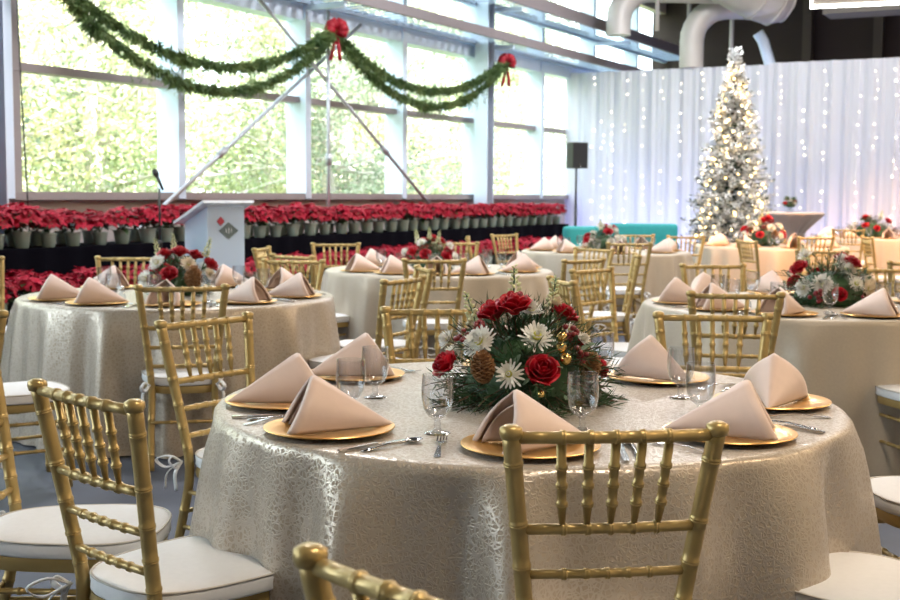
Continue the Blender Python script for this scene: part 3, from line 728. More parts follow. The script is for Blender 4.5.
def make_chair():
    t = thing('chiavari_chair', 'x', 'chair')
    for s_ in (-1, 1):
        path = smooth_path([(s_ * .160, -.285, 0), (s_ * .158, -.225, .2), (s_ * .154, -.187, .39), (s_ * back_x(.57), back_y(.57), .57), (s_ * back_x(.76), back_y(.76), .76), (s_ * back_x(.905), back_y(.905), .905)], 20)
        mb = MB(); bamboo(mb, path, (.0165, .0185), (.08, .27, .52, .60, .69, .79, .93), 12, 1.10, .004)
        top = Vector(path[-1]); mb.tube([top - Vector((0, 0, .012)), top, top + Vector((0, 0, .010)), top + Vector((0, 0, .016))], [.020, .0235, .0225, .012], 12)
        mb.build('back_post', M['gold'], t)
        mb = MB(); bamboo(mb, [(s_ * .178, .225, SEATZ - .02), (s_ * .180, .235, .2), (s_ * .182, .243, 0)], (.018, .0125), (.12, .35, .62, .9), 12, 1.22)
        mb.build('front_leg', M['gold'], t)
    def rail(z, r, knots, name, bow=.0, w=None):
        x = back_x(z) - .006; y = back_y(z)
        pts = [(x * (i / 4 - 1), y - bow * (1 - (i / 4 - 1) ** 2), z) for i in range(9)]
        mb = MB(); bamboo(mb, pts, r, knots, 9, 1.26, .0045); mb.build(name, M['gold'], t)
    kn = (.10, .26, .38, .50, .62, .74, .90); kn5 = [.26, .38, .5, .62, .74]
    fr = [.235, .37, .5, .63, .765]
    rail(.895, .0128, fr, 'top_rail', .012)
    rail(.702, .0115, fr, 'back_rail', .010); rail(.604, .010, fr, 'back_rail', .008); rail(.508, .010, fr, 'back_rail', .006)
    for f in fr:
        u = f * 2 - 1; zt, zb = .888, .709
        mb = MB(); bamboo(mb, [(back_x(zt) * u, back_y(zt) - .012 * (1 - u * u), zt), (back_x(zb) * u, back_y(zb) - .010 * (1 - u * u), zb)], .0100, (.30, .52, .74), 8, 1.30, .0042, .82)
        # tapering lower end
        mb.build('spindle', M['gold'], t)
    # seat frame
    mb = MB(); pts = [(x * (1 + .10 * (y / .22)), y + .027) for x, y in squircle(.192, .236, 40, 3.4)]
    lo = [mb.vert((x, y, SEATZ - .036)) for x, y in pts]; hi = [mb.vert((x, y, SEATZ)) for x, y in pts]; md = [mb.vert((x * 1.02, y * 1.02, SEATZ - .018)) for x, y in pts]
    for i in range(40):
        j = (i + 1) % 40; mb.face((lo[i], lo[j], md[j], md[i])); mb.face((md[i], md[j], hi[j], hi[i]))
    mb.face(lo[::-1]); mb.face(hi); mb.build('seat_frame', M['gold'], t, True, 50)
    # cushion
    mb = MB(); prof = [(.90, .0), (.985, .003), (1.0, .008), (.992, .020), (1.0, .034), (.985, .042), (.93, .047), (.75, .052), (.4, .055)]
    rings = []; base = [(x * (1 + .10 * (y / .23)), y + .033) for x, y in squircle(.208, .248, 48, 2.9)]
    for k_, z in prof: rings.append([mb.vert((x * k_, y * k_, SEATZ + .001 + z)) for x, y in base])
    for a, b in zip(rings, rings[1:]):
        for i in range(48): mb.face((a[i], a[(i + 1) % 48], b[(i + 1) % 48], b[i]))
    mb.face(rings[0][::-1]); mb.face(rings[-1])
    cu = mb.build('seat_cushion', M['cushion'], t)
    mb = MB(); pts = [(x * .992, y * .992, SEATZ + .044) for x, y in base]; pts.append(pts[0]); mb.tube(pts, .0032, 5, False); mb.build('piping', M['piping'], cu)
    for s_ in (-1, 1):
        mb = MB(); c = Vector((s_ * .165, -.218, SEATZ + .012))
        for q in (-1, 1):
            pth = smooth_path([c, c + Vector((s_ * .02, -.035 + q * .012, .018)), c + Vector((s_ * .035, -.06 + q * .035, .0)), c + Vector((s_ * .02, -.03 + q * .03, -.025)), c], 12)
            mb.tube(pth, .0095, 6, True, .3)
            mb.tube(smooth_path([c, c + Vector((s_ * .03, -.02 + q * .02, -.04)), c + Vector((s_ * .025, -.03 + q * .03, -.10))], 8), .0095, 6, True, .3)
        mb.build('tie', M['cushion'], cu)
    # stretchers
    for z in (.30, .17):
        for s_ in (-1, 1):
            mb = MB(); yb = -.187 - (.42 - z) / .42 * .075
            bamboo(mb, [(s_ * .157, yb, z + .01), (s_ * .180, .232, z + .01)], .0085, (.3, .5, .7), 8, 1.3, .005); mb.build('stretcher', M['gold'], t)
    for z in (.26, .14):
        mb = MB(); bamboo(mb, [(-.180, .233, z), (.180, .233, z)], .0085, (.3, .5, .7), 8, 1.3, .005); mb.build('stretcher', M['gold'], t)
    mb = MB(); bamboo(mb, [(-.157, -.228, .23), (.157, -.228, .23)], .0085, (.3, .5, .7), 8, 1.3, .005); mb.build('stretcher', M['gold'], t)
    return t
chair0 = make_chair(); chair_used = [False]
def chair(mx, my, face, label):
    """mx, my: middle of the top rail; face: heading of the seat in degrees"""
    o = copy_tree(chair0) if chair_used[0] else chair0; chair_used[0] = True
    a = radians(face); o.location = (mx + .28 * cos(a), my + .28 * sin(a), 0); o.rotation_euler = (0, 0, a - pi / 2)
    tag(o, label, 'chair'); return o
CH = [
 (.33, 2.41, 97, 'gold bamboo-style chair seen from behind, centred before the front table'),
 (-.845, 2.80, 47, 'gold chair with white cushion at the near left of the front table'),
 (-.90, 4.51, -37, 'gold chair facing the front table from its far left, curved rail over the left cloth'),
 (-.05, 4.96, -88, 'gold chair at the far side of the front table behind its flowers'),
 (1.02, 4.80, -95, 'gold chair at the far right of the front table'),
 (-.035, 1.405, 46, 'gold chair nearest the camera, only its top rail end showing at the bottom'),
 (-1.345, 3.38, 1, 'white-cushioned gold chair cut by the left edge, behind the near left chair'),
 (1.88, 3.86, 185, 'gold chair seat at the right side of the front table, cut by the right edge'),
 (1.23, 2.66, 130, 'gold chair seat at the bottom right corner of the picture'),
 (-1.31, 6.05, 102, 'gold chair with its back to the camera at the near side of the left table'),
 (-2.27, 8.74, -86, 'gold chair at the far side of the left table, behind its flowers'),
 (-1.07, 8.49, -103, 'gold chair at the far right of the left table'),
 (-.24, 6.70, 152, 'gold chair seen obliquely right of the left table with white seat towards it'),
 (-.15, 7.66, 193, 'gold chair seen edge-on between the left table and the middle table'),
 (-3.25, 8.43, -40, 'gold chair at the far left of the left table, one post at the left edge'),
 (-2.30, 5.55, 33, 'gold chair at the near left of the left table, only its white seat in view'),
 (-1.85, 4.53, 127, 'gold chair whose right post stands at the left edge above the cut-off chair'),
 (-1.17, 9.10, 50, 'gold chair at the near left of the middle table, second right of the lectern'),
 (-1.58, 10.31, -8, 'gold chair seen edge-on just right of the lectern'),
 (-1.05, 11.35, -79, 'gold chair at the far left of the middle table against the poinsettias'),
 (-.11, 8.67, 94, 'gold chair at the near side of the middle table, back to the camera'),
 (.05, 11.8, -95, 'gold chair at the far side of the middle table, right of its flowers'),
 (.17, 13.1, -2, 'gold chair seen edge-on behind the middle table flowers'),
 (.61, 14.24, -44, 'gold chair against the poinsettias between the middle and white tables'),
 (.96, 8.81, 133, 'gold chair at the near right of the middle table'),
 (1.45, 9.55, 176, 'gold chair seen edge-on at the right side of the middle table'),
 (1.24, 10.64, -138, 'gold chair at the far right of the middle table with pale rails'),
 (.87, 7.68, -41, 'gold chair facing the right table from its far left'),
 (.59, 6.70, 12, 'gold chair at the left side of the right table'),
 (1.35, 5.84, 84, 'gold chair at the near left of the right table, back to the camera'),
 (2.36, 5.58, 100, 'gold chair at the near side of the right table, white seat at the right edge'),
 (1.75, 8.27, -83, 'gold chair at the far side of the right table left of its flowers'),
 (2.79, 7.95, -95, 'gold chair at the far right of the right table, right of its flowers'),
 (3.32, 8.75, 85, 'gold chair at the right edge behind the far right of the right table'),
 (1.72, 11.9, 95, 'gold chair at the near side of the white table'),
 (2.15, 14.45, -105, 'gold chair at the far side of the white table before the teal loveseat'),
 (2.66, 14.0, -120, 'gold chair at the far right of the white table'),
 (3.02, 12.7, 12, 'gold chair seen edge-on at the near left of the peach table'),
 (3.15, 10.5, 88, 'dark gold chair behind the right table flowers, facing the peach table'),
 (4.13, 14.0, 100, 'gold chair with its back to the camera at the near side of the peach table'),
 (4.75, 14.2, -3, 'gold chair seen edge-on right of the peach table'),
 (5.55, 17.35, 60, 'gold chair at the near left of the farthest right table'),
]
for c in CH: chair(*c)

# ---------------------------------------------------------------- tables
RT, HT = .905, .765
def tablecloth(cx, cy, label, mat, seed, folds=15, name='tablecloth', amp=.055):
    r = random.Random(seed); ph = [r.uniform(0, 6.28) for _ in range(6)]; n = 260
    def wave(a):
        w = sin(folds * a + ph[0] + 1.1 * sin(2 * a + ph[1]) + .8 * sin(3 * a + ph[2]))
        w = (abs(.5 + .5 * w)) ** 1.6 * 2 - .8
        return w * (.65 + .35 * sin(5 * a + ph[3])) + .25 * sin((folds * 2 + 1) * a + ph[4])
    prof = []
    for rr_ in (0, .3, .6, .8, .9, .955, .985): prof.append((rr_ * RT, HT, 0))
    prof += [(RT * .996, HT - .004, 0), (RT + .004, HT - .012, .03), (RT + .008, HT - .03, .08)]
    for i in range(1, 15):
        t = i / 14; prof.append((RT + .008 + .062 * t ** .8, (HT - .03) * (1 - t) + .008 * t, .08 + .92 * t ** .6))
    mb = MB(); rings = []
    for rad, z, am in prof:
        if rad == 0: rings.append([mb.vert((0, 0, z))]); continue
        ring = []
        for k in range(n):
            a = 2 * pi * k / n; q = rad + am * amp * wave(a); ring.append(mb.vert((q * cos(a), q * sin(a), z)))
        rings.append(ring)
    for A, B in zip(rings, rings[1:]):
        for k in range(n):
            k2 = (k + 1) % n
            if len(A) == 1: mb.face((A[0], B[k], B[k2]))
            else: mb.face((A[k], B[k], B[k2], A[k2]))
    o = mb.build(name, mat); o.location = (cx, cy, 0); o.rotation_euler = (0, 0, r.uniform(0, 6)); tag(o, label, 'tablecloth'); return o

# napkin folded into a small tent, opening towards +x
def make_napkin():
    t = thing('napkin', 'x', 'napkin')
    A = Vector((.035, 0, .142)); T = Vector((-.165, 0, .006))
    def sheet(inset, vmax, lift):
        A2 = A - Vector((inset * .4, 0, inset * 1.2)); ff = .105 - inset * .6; fw = .098 - inset
        def fn(u, v):
            w = u * 2 - 1; sg = 1 if w >= 0 else -1; w = abs(w); F = Vector((ff, sg * fw, .004))
            vv = v * vmax; c = min(vv, 1.0); Rr = T.lerp(A2, c); G = T.lerp(F, c)
            p = Rr.lerp(G, w ** .85); nrm = (A2 - T).cross(F - T).normalized()
            if nrm.y * sg < 0: nrm = -nrm
            p = p + nrm * (.026 * sin(pi * w) * c ** .8) - Vector((0, 0, .004 * max(0, 1 - w * 5) * c))
            if vv > 1.0:
                e = (vv - 1.0) / .16; p = p + Vector((.011 * sin(e * pi * .9), 0, 0)) - Vector((0, sg * .026 * e * (w ** .6), .004 * e))
            p.z = max(p.z, .002); return p
        return fn
    mb = MB(); mb.grid(sheet(0, 1.16, 0), 24, 16); o = mb.build('outer_fold', M['napkin'], t); solidify(o, .0035, 0)
    mb = MB(); mb.grid(sheet(.024, 1.05, 0), 22, 12); o = mb.build('inner_fold', M['napkin'], t); solidify(o, .003, 0)
    return t
nap0 = make_napkin()
def lathe_obj(name, prof, mat, seg=32, parent=None):
    mb = MB(); mb.lathe(prof, seg); return mb.build(name, mat, parent, True, 50)
charger0 = lathe_obj('charger_plate', [(0, .006), (.105, .006), (.112, .008), (.128, .013), (.160, .0165), (.1655, .0165), (.167, .0145), (.163, .0115), (.128, .007), (.108, .0), (0, .0)], M['charger'], 48)
goblet0 = lathe_obj('water_goblet', [(0, .0015), (.032, .001), (.034, .003), (.030, .0055), (.012, .010), (.0075, .018), (.0095, .026), (.0075, .034), (.012, .040), (.026, .050), (.036, .068), (.0405, .092), (.0410, .115), (.0385, .150), (.0388, .1525), (.0372, .1525), (.0370, .150), (.0392, .115), (.0385, .092), (.034, .069), (.024, .053), (.010, .045), (0, .044)], M['goblet'], 36)
def ribbon(mb, pts, widths, th=.0016):
    top = []; bot = []
    for (x, z), w in zip(pts, widths):
        top.append((mb.vert((x, w / 2, z + th)), mb.vert((x, -w / 2, z + th)))); bot.append((mb.vert((x, w / 2, z)), mb.vert((x, -w / 2, z))))
    for i in range(len(pts) - 1):
        a, b = top[i]; c, d = top[i + 1]; e, f = bot[i]; g, h = bot[i + 1]
        mb.face((a, b, d, c)); mb.face((e, g, h, f)); mb.face((a, c, g, e)); mb.face((b, f, h, d))
    mb.face((top[0][0], bot[0][0], bot[0][1], top[0][1])); mb.face((top[-1][0], top[-1][1], bot[-1][1], bot[-1][0]))
def make_fork():
    mb = MB(); ribbon(mb, [(-.095, .001), (-.07, .003), (-.02, .008), (.02, .007), (.045, .003), (.058, .004)], [.014, .013, .007, .006, .012, .023])
    for y in (-.0095, -.0032, .0032, .0095):
        mb.M = Matrix.Translation((0, y, 0)); ribbon(mb, [(.057, .004), (.075, .003), (.098, .008)], [.0042, .0038, .002])
    mb.M = None; return mb.build('fork', M['steel'], None, False)
def make_spoon():
    mb = MB(); ribbon(mb, [(-.085, .001), (-.06, .003), (-.01, .007), (.03, .006), (.045, .004)], [.013, .012, .006, .006, .009])
    mb.grid(lambda u, v: (.066 + .024 * cos(2 * pi * u) * v, .0155 * sin(2 * pi * u) * v, .0015 + .0065 * v * v), 20, 4, True)
    o = mb.build('spoon', M['steel'], None, True); solidify(o, .0012, 1); return o
def make_knife():
    mb = MB(); ribbon(mb, [(-.115, .001), (-.10, .0015), (-.05, .003), (-.01, .003)], [.010, .014, .013, .009], .005)
    ribbon(mb, [(-.011, .003), (.02, .002), (.07, .001), (.10, .001), (.115, .001)], [.011, .016, .018, .014, .004], .002)
    return mb.build('knife', M['steel'], None, False)
fork0, spoon0, knife0 = make_fork(), make_spoon(), make_knife()
for o in (fork0, spoon0, knife0): o.scale = (1.1, 1.15, 1.1)
PROTO = dict(napkin=nap0, charger_plate=charger0, water_goblet=goblet0, fork=fork0, spoon=spoon0, knife=knife0); PU = {}
def put(kind, x, y, z, rz, label, cat, group=None):
    o = copy_tree(PROTO[kind]) if PU.get(kind) else PROTO[kind]; PU[kind] = True
    o.location = (x, y, z); o.rotation_euler = (0, 0, rz); tag(o, label, cat, group); return o
SIDES = {0: 'right', 45: 'far right', 90: 'far', 135: 'far left', 180: 'left', 225: 'near left', 270: 'near', 315: 'near right'}
OPEN = {0: 80, 45: -80, 90: 100, 135: 35, 180: 30, 225: 190, 270: -100, 315: -10}
def setting(cx, cy, tname, base, ang, r=.70, cutlery=True, goblet=True, nang=None, dz=0.0, gl=None):
    a = radians(ang); px, py = cx + r * cos(a), cy + r * sin(a); side = SIDES[base % 360]; z = HT + .0006
    put('charger_plate', px, py, z, 0, 'round gold charger plate at the %s place of the %s' % (side, tname), 'plate')
    put('napkin', px, py, z + .0075, radians(OPEN[base % 360] if nang is None else nang), 'folded blush napkin standing at the %s place of the %s' % (side, tname), 'napkin')
    f = Vector((-cos(a), -sin(a))); rt = Vector((f.y, -f.x))
    def P(dr, df): q = Vector((px, py)) + rt * dr + f * df; return q.x, q.y
    if cutlery:
        x, y = P(-.215, -.01); put('fork', x, y, z, a + pi, 'steel dinner fork left of the plate at the %s place of the %s' % (side, tname), 'fork')
        x, y = P(.215, -.01); put('knife', x, y, z, a + pi, 'steel knife right of the plate at the %s place of the %s' % (side, tname), 'knife')
        x, y = P(.245, .0); put('spoon', x, y, z, a + pi + .05, 'steel spoon right of the knife at the %s place of the %s' % (side, tname), 'spoon')
    if goblet:
        x, y = gl if gl else P(.19, .24); put('water_goblet', x, y, z, 0, 'clear water goblet at the %s place of the %s' % (side, tname), 'glass')

FRONT = 'front table'
T1 = (.23, 3.61)
tablecloth(*T1, 'champagne crackle-patterned cloth over the large front table', M['cloth'], 4, 13, 'tablecloth', .10)
for base, ang, nang, r, gl in ((225, 223, 192, .73, (-.03, 3.09)), (180, 187, 20, .71, (-.27, 3.36)), (270, 267, 203, .70, (.34, 3.13)), (315, -48, -12, .71, (.68, 3.33)), (0, -3, 72, .71, (.69, 3.67)), (45, 43, 122, .62, (.50, 4.05)), (90, 92, 100, .70, None), (135, 141, 20, .70, (-.22, 3.64))):
    setting(*T1, FRONT, base, ang, r, True, True, nang, 0, gl)
T2 = (-1.60, 7.28); L2n = 'left table'
tablecloth(*T2, 'pale crackle-patterned cloth over the round table before the lectern', M['cloth'], 9, 16)
for base, ang, nang in ((270, 279, -105), (225, 245, 190), (180, 215, 190), (315, 314, -15), (0, -9, -5), (45, 32, 215), (90, 75, 200), (135, 140, 0)):
    setting(*T2, L2n, base, ang, .70, base in (225, 270, 315, 180, 0), True, nang)
T3 = (-.09, 9.93)
tablecloth(*T3, 'pale cloth over the round middle table before the poinsettias', M['cloth_plain'], 12, 15)
for base, ang, nang in ((270, 270, -100), (225, 243, 190), (180, 212, 200), (315, 292, -12), (0, -26, 20), (45, 15, 200), (90, 84, 100), (135, 140, 185)): setting(*T3, 'middle table', base, ang, .70, base in (225, 270, 315), True, nang)
T4 = (2.0, 6.93)
tablecloth(*T4, 'champagne cloth over the round table on the right', M['cloth_plain'], 15, 13, 'tablecloth', .07)
for base, nang in ((0, 60), (45, 90), (90, 100), (135, 60), (180, 150), (225, 186), (270, 214), (315, -25)):
    setting(*T4, 'right table', base, {180: 180, 225: 214, 270: 245, 315: 282, 0: 322, 45: 10}.get(base, base), .70, base in (180, 225, 270, 315), True, nang)
T5 = (1.68, 13.45)
tablecloth(*T5, 'cloth over the round white table behind the gold chairs, lit white on its left', M['cloth_plain'], 21, 15)
for base in (0, 45, 90, 135, 180, 225, 270, 315): setting(*T5, 'white table', base, base + 5, .70, False)
T6 = (3.9, 15.1)
tablecloth(*T6, 'peach-lit cloth over the round table below the christmas tree', M['cloth_plain'], 23, 15)
for base in (0, 45, 90, 135, 180, 225, 270, 315): setting(*T6, 'peach table', base, base + 8, .70, False)
T8 = (6.30, 18.6)
tablecloth(*T8, 'peach-lit cloth over the farthest round table at the right', M['cloth_plain'], 25, 15)
for base in (0, 45, 90, 135, 180, 225, 270, 315): setting(*T8, 'farthest table', base, base, .70, False)
# salt and pepper shakers
sh = thing('shaker', 'x', 'shaker')
mb = MB(); mb.lathe([(0, 0), (.020, 0), (.021, .004), (.016, .03), (.015, .05), (0, .05)], 12); mb.build('body', M['shaker'], sh)
mb = MB(); mb.lathe([(.016, .05), (.017, .055), (.016, .066), (.008, .073), (0, .074)], 12); mb.build('cap', M['steel'], sh)
PROTO['shaker'] = sh
for (x, y, lab) in ((1.62, 6.72, 'small glass salt shaker left of the right table flowers'), (1.69, 6.68, 'small glass pepper shaker just left of the right table flowers'), (-1.28, 7.05, 'small glass salt shaker right of the left table flowers'), (-1.22, 7.12, 'small glass pepper shaker farther right of the left table flowers'), (-1.85, 6.98, 'small white-topped shaker left of the left table flowers')):
    put('shaker', x, y, HT + .0006, 0, lab, 'shaker')

# ---------------------------------------------------------------- flowers
def petal(mb, base, out, up, L, W, cup, tip=.25, nu=4, nv=4):
    side = out.cross(up).normalized()
    def fn(u, v):
        w = W * sin(pi * (.12 + .78 * v)) ** .7; s_ = (u - .5)
        bend = cup * v * v
        return base + up * (L * v * cos(bend)) + out * (L * v * sin(bend) * .9 + tip * L * v ** 3 - (s_ * s_) * W * 1.1) + side * (s_ * w)
    mb.grid(fn, nu, nv)
def make_rose():
    mb = MB(); r = random.Random(2)
    for ring, (n, R_, zt, zb, open_, hw) in enumerate(((3, .009, .027, -.010, -.10, 1.25), (4, .015, .027, -.014, .0, 1.05), (5, .021, .024, -.018, .14, .85), (6, .027, .018, -.022, .34, .72), (6, .031, .010, -.024, .62, .70))):
        for i in range(n):
            a0 = 2 * pi * i / n + ring * .7 + r.uniform(-.1, .1); hz = r.uniform(.92, 1.08); ro = r.uniform(.96, 1.04)
            def fn(u, v):
                w = (u - .5) * 2; ang = a0 + w * hw + .0; edge = 1 - .42 * abs(w) ** 2.6
                rad = R_ * ro * (.30 + .80 * sin(min(1, v * 1.05) * pi * .52)) + open_ * .022 * v ** 4 + .0025 * (w * .5 + .5)
                z = zb + (zt - zb) * hz * v * edge - open_ * .010 * v ** 5
                return (rad * cos(ang), rad * sin(ang), z)
            mb.grid(fn, 7, 7)
    mb.lathe([(0, -.03), (.012, -.028), (.018, -.018), (.010, -.012), (0, -.012)], 10)
    o = mb.build('rose', M['rose']); solidify(o, .0009); return o
def make_mum(n_rings=6, R=.042, name='chrysanthemum', mat='mum', spider=False):
    mb = MB(); r = random.Random(4); Z = Vector((0, 0, 1))
    for k in range(n_rings):
        t = k / (n_rings - 1); el = radians(4 + 72 * t); n = int((22 if not spider else 17) * (1 - .5 * t)); L = R * (1 - .42 * t) * (1.15 if spider else 1)
        for i in range(n):
            a = 2 * pi * i / n + k * .37 + r.uniform(-.08, .08); d = Vector((cos(a) * cos(el), sin(a) * cos(el), sin(el)))
            nrm = Vector((-cos(a) * sin(el), -sin(a) * sin(el), cos(el)))
            p0 = d * .006 + Z * (.002 * k); p1 = p0 + d * L * r.uniform(.85, 1.1) + nrm * L * .12
            side = d.cross(nrm).normalized(); w = .0062 if not spider else .0060
            m1 = p0.lerp(p1, .55) + nrm * -.002; m2 = p0.lerp(p1, .88) + nrm * .001
            v = [mb.vert(q) for q in (p0 - side * w * .3, p0 + side * w * .3, m1 + side * w * .6, m2 + side * w * .5, p1, m2 - side * w * .5, m1 - side * w * .6)]
            mb.face((v[0], v[1], v[2], v[6])); mb.face((v[6], v[2], v[3], v[5])); mb.face((v[5], v[3], v[4]))
    mb.mat = 1; mb.lathe([(.012, .008), (.011, .016), (.006, .021), (0, .022)], 10)
    return mb.build(name, [M[mat], M['mumc']], None, False)
def make_cone():
    mb = MB(); r = random.Random(6); mb.lathe([(0, -.045), (.012, -.04), (.016, -.01), (.012, .02), (0, .045)], 8)
    for k in range(11):
        z = -.040 + k * .0078; R = .030 * sin(pi * (.18 + .72 * k / 10)) + .004; n = 8
        for i in range(n):
            a = 2 * pi * i / n + k * .39; o = Vector((cos(a), sin(a), 0)); s_ = Vector((-sin(a), cos(a), 0)); c = o * .008 + Vector((0, 0, z))
            e = o * R + Vector((0, 0, z + .009)); v = [mb.vert(q) for q in (c - s_ * .003, c + s_ * .003, e + s_ * .0075, e + o * .003 + Vector((0, 0, .004)), e - s_ * .0075)]
            mb.face(v); w = [mb.vert(Vector(mb.v[q]) - Vector((0, 0, .0035))) for q in v]; mb.face(w[::-1])
            for q in range(5): mb.face((v[q], w[q], w[(q + 1) % 5], v[(q + 1) % 5]))
    return mb.build('pine_cone', M['cone'], None, False)
def make_snap():
    mb = MB(); r = random.Random(7); mb.mat = 1; mb.tube([(0, 0, -.14), (.006, 0, -.05), (0, 0, .05)], .0025, 5); mb.mat = 0
    for i in range(26):
        t = i / 25; z = -.045 + .10 * t; a = i * 2.4; q = (1 - t) * .011 + .0025; ln = .016 * (1 - .6 * t) + .004
        o = Vector((cos(a), sin(a), .7)).normalized(); c = Vector((0, 0, z)) + Vector((cos(a), sin(a), 0)) * q * .6
        mb.tube([c, c + o * ln * .5, c + o * ln], [.002, q * .55 + .001, .0012], 6)
    return mb.build('snapdragon', [M['bud'], M['pine']])
def make_bauble():
    mb = MB(); mb.lathe([(0, -.017), (.009, -.0145), (.0155, -.006), (.0165, .003), (.011, .0125), (.005, .0165), (0, .0165)], 18); mb.lathe([(.005, .016), (.005, .021), (0, .021)], 8)
    return mb.build('bauble', M['bauble'])
def make_berries():
    mb = MB(); r = random.Random(9)
    for i in range(9):
        c = (r.uniform(-.018, .018), r.uniform(-.018, .018), r.uniform(-.012, .014)); mb.lathe([(0, -.007), (.005, -.005), (.007, 0), (.005, .005), (0, .007)], 7, c)
    return mb.build('berry_sprig', M['berry'])
FL = dict(rose=make_rose(), mum=make_mum(), daisy=make_mum(4, .036, 'chrysanthemum', 'mum', True), cream=make_mum(6, .040, 'chrysanthemum', 'cream'), cone=make_cone(), snap=make_snap(), bauble=make_bauble(), berry=make_berries())
for o in FL.values(): COL.objects.unlink(o)
def foliage(seed, R=.235, Hh=.20, sprigs=150, fine=True):
    r = random.Random(seed); mb = MB()
    for i in range(sprigs):
        a = r.uniform(0, 2 * pi); el = r.uniform(-.15, 1.45) if i % 3 else r.uniform(-.3, .3)
        d = Vector((cos(a) * cos(el), sin(a) * cos(el), sin(el))); L = sqrt((R * cos(el)) ** 2 + (Hh * sin(el)) ** 2) * r.uniform(.75, 1.12)
        p = Vector((0, 0, .05)) + d * .05; pts = [p]
        for j in range(4): d = (d + Vector((r.uniform(-.2, .2), r.uniform(-.2, .2), -.12 + r.uniform(-.08, .1)))).normalized(); q = pts[-1] + d * (L - .05) / 4; q.z = max(q.z, .006); pts.append(q)
        mb.mat = 1; mb.tube(pts, .0016, 4); mb.mat = 0
        nn = 38 if fine else 15; w = .0034 if fine else .006
        for j in range(nn):
            t = j / nn; k = min(3, int(t * 4)); c = pts[k].lerp(pts[k + 1], t * 4 - k); tn = (pts[k + 1] - pts[k]).normalized()
            sd = Vector((r.uniform(-1, 1), r.uniform(-1, 1), r.uniform(-.6, 1))).normalized(); nd = (tn * .8 + sd * .75).normalized() * r.uniform(.03, .055); e = c + nd; e.z = max(e.z, .003)
            mb.blade(c, e, w, nd.cross(Vector((r.uniform(-1, 1), r.uniform(-1, 1), r.uniform(-1, 1)))))
    # flat cedar-like fans draping on the cloth and broad leaves
    mb.mat = 2
    for i in range(46):
        a = r.uniform(0, 2 * pi); el = r.uniform(0, 1.3); c = Vector((cos(a) * cos(el) * R * .8, sin(a) * cos(el) * R * .8, .03 + Hh * .95 * sin(el))); n_ = Vector((cos(a), sin(a), .8)).normalized()
        d = (n_ + Vector((r.uniform(-.8, .8), r.uniform(-.8, .8), r.uniform(-.8, .4)))).normalized() * r.uniform(.03, .05); e = c + d; e.z = max(e.z, .01); mb.leaf(c, e, .017, n_, .1)
    # filling core
    mb.mat = 0; mb.lathe([(R * .55, .005), (R * .62, .04), (R * .55, Hh * .55), (R * .3, Hh * .8), (0, Hh * .86)], 16)
    return mb
LAY1 = [('rose', (-.096, -.05, .272), 1.15), ('rose', (-.038, -.08, .295), 1.25), ('rose', (.036, -.215, .125), 1.15), ('rose', (-.235, -.1, .125), 1.05), ('rose', (.112, -.02, .262), 1.0), ('rose', (.15, .06, .18), .9),
 ('mum', (-.133, -.17, .19), 1.12), ('daisy', (.021, -.17, .205), 1.15), ('daisy', (-.055, -.235, .112), .95), ('mum', (.012, -.06, .268), .85), ('mum', (-.225, -.05, .185), .72), ('mum', (.158, -.06, .188), .6), ('cream', (.086, 0, .285), .7), ('daisy', (.12, -.08, .215), .6),
 ('cone', (-.128, -.205, .125), 1.0), ('cone', (.179, -.1, .115), .9), ('bauble', (.090, -.17, .180), 1.0), ('bauble', (.102, -.185, .150), 1.05), ('bauble', (.094, -.14, .205), .95), ('bauble', (.03, -.24, .06), .7),
 ('snap', (-.16, -.05, .270), 1.0), ('snap', (-.031, 0, .335), 1.1), ('snap', (.080, 0, .312), 1.0), ('berry', (-.185, -.1, .197), 1.2), ('berry', (-.138, -.12, .228), 1.1), ('berry', (.121, -.1, .218), 1.2), ('berry', (.15, -.13, .15), 1.2),
 ('rose', (.05, .19, .16), 1.1), ('rose', (-.12, .16, .18), 1.1), ('mum', (.0, .14, .22), 1.0), ('mum', (-.2, .1, .12), .9), ('cone', (.14, .17, .1), 1.0), ('rose', (.22, .05, .1), 1.0)]
LAY2 = [('rose', (-.069, -.05, .245), 1.2), ('rose', (.024, -.05, .262), 1.2), ('rose', (.105, 0, .24), 1.1), ('rose', (-.01, -.19, .14), 1.25), ('rose', (.20, -.02, .185), 1.2), ('rose', (-.19, -.03, .12), 1.2),
 ('cream', (.085, -.12, .185), 1.2), ('mum', (-.09, -.12, .19), 1.2), ('mum', (-.15, -.13, .10), 1.3), ('cone', (.13, -.185, .11), 1.5), ('cream', (.2, -.1, .13), .9), ('snap', (-.12, 0, .27), 1.1), ('snap', (-.03, .03, .30), 1.0), ('snap', (.17, .02, .27), 1.2), ('berry', (-.07, -.2, .09), 1.6),
 ('rose', (0, .18, .16), 1.2), ('rose', (-.14, .15, .14), 1.2), ('mum', (.12, .16, .14), 1.2), ('mum', (-.02, .1, .22), 1.1)]
LAY4 = [('rose', (-.20, -.1, .215), 1.25), ('rose', (.10, -.08, .245), 1.3), ('rose', (.0, -.20, .075), 1.0), ('rose', (.07, 0, .265), 1.1), ('mum', (-.085, -.17, .125), 1.35), ('mum', (.06, -.10, .20), 1.35), ('daisy', (.085, -.19, .13), 1.1), ('cream', (.16, -.17, .10), 1.3),
 ('mum', (-.13, .0, .27), 1.2), ('mum', (-.17, -.12, .10), 1.2), ('mum', (.05, -.05, .245), 1.1), ('berry', (-.13, -.2, .06), 2.0), ('berry', (.13, -.22, .05), 1.6), ('snap', (-.14, 0, .28), 1.2), ('cone', (.20, -.1, .06), 1.2), ('rose', (-.02, .18, .16), 1.2), ('rose', (-.16, .15, .12), 1.1), ('mum', (.13, .15, .16), 1.3), ('cream', (.22, .02, .12), 1.2)]
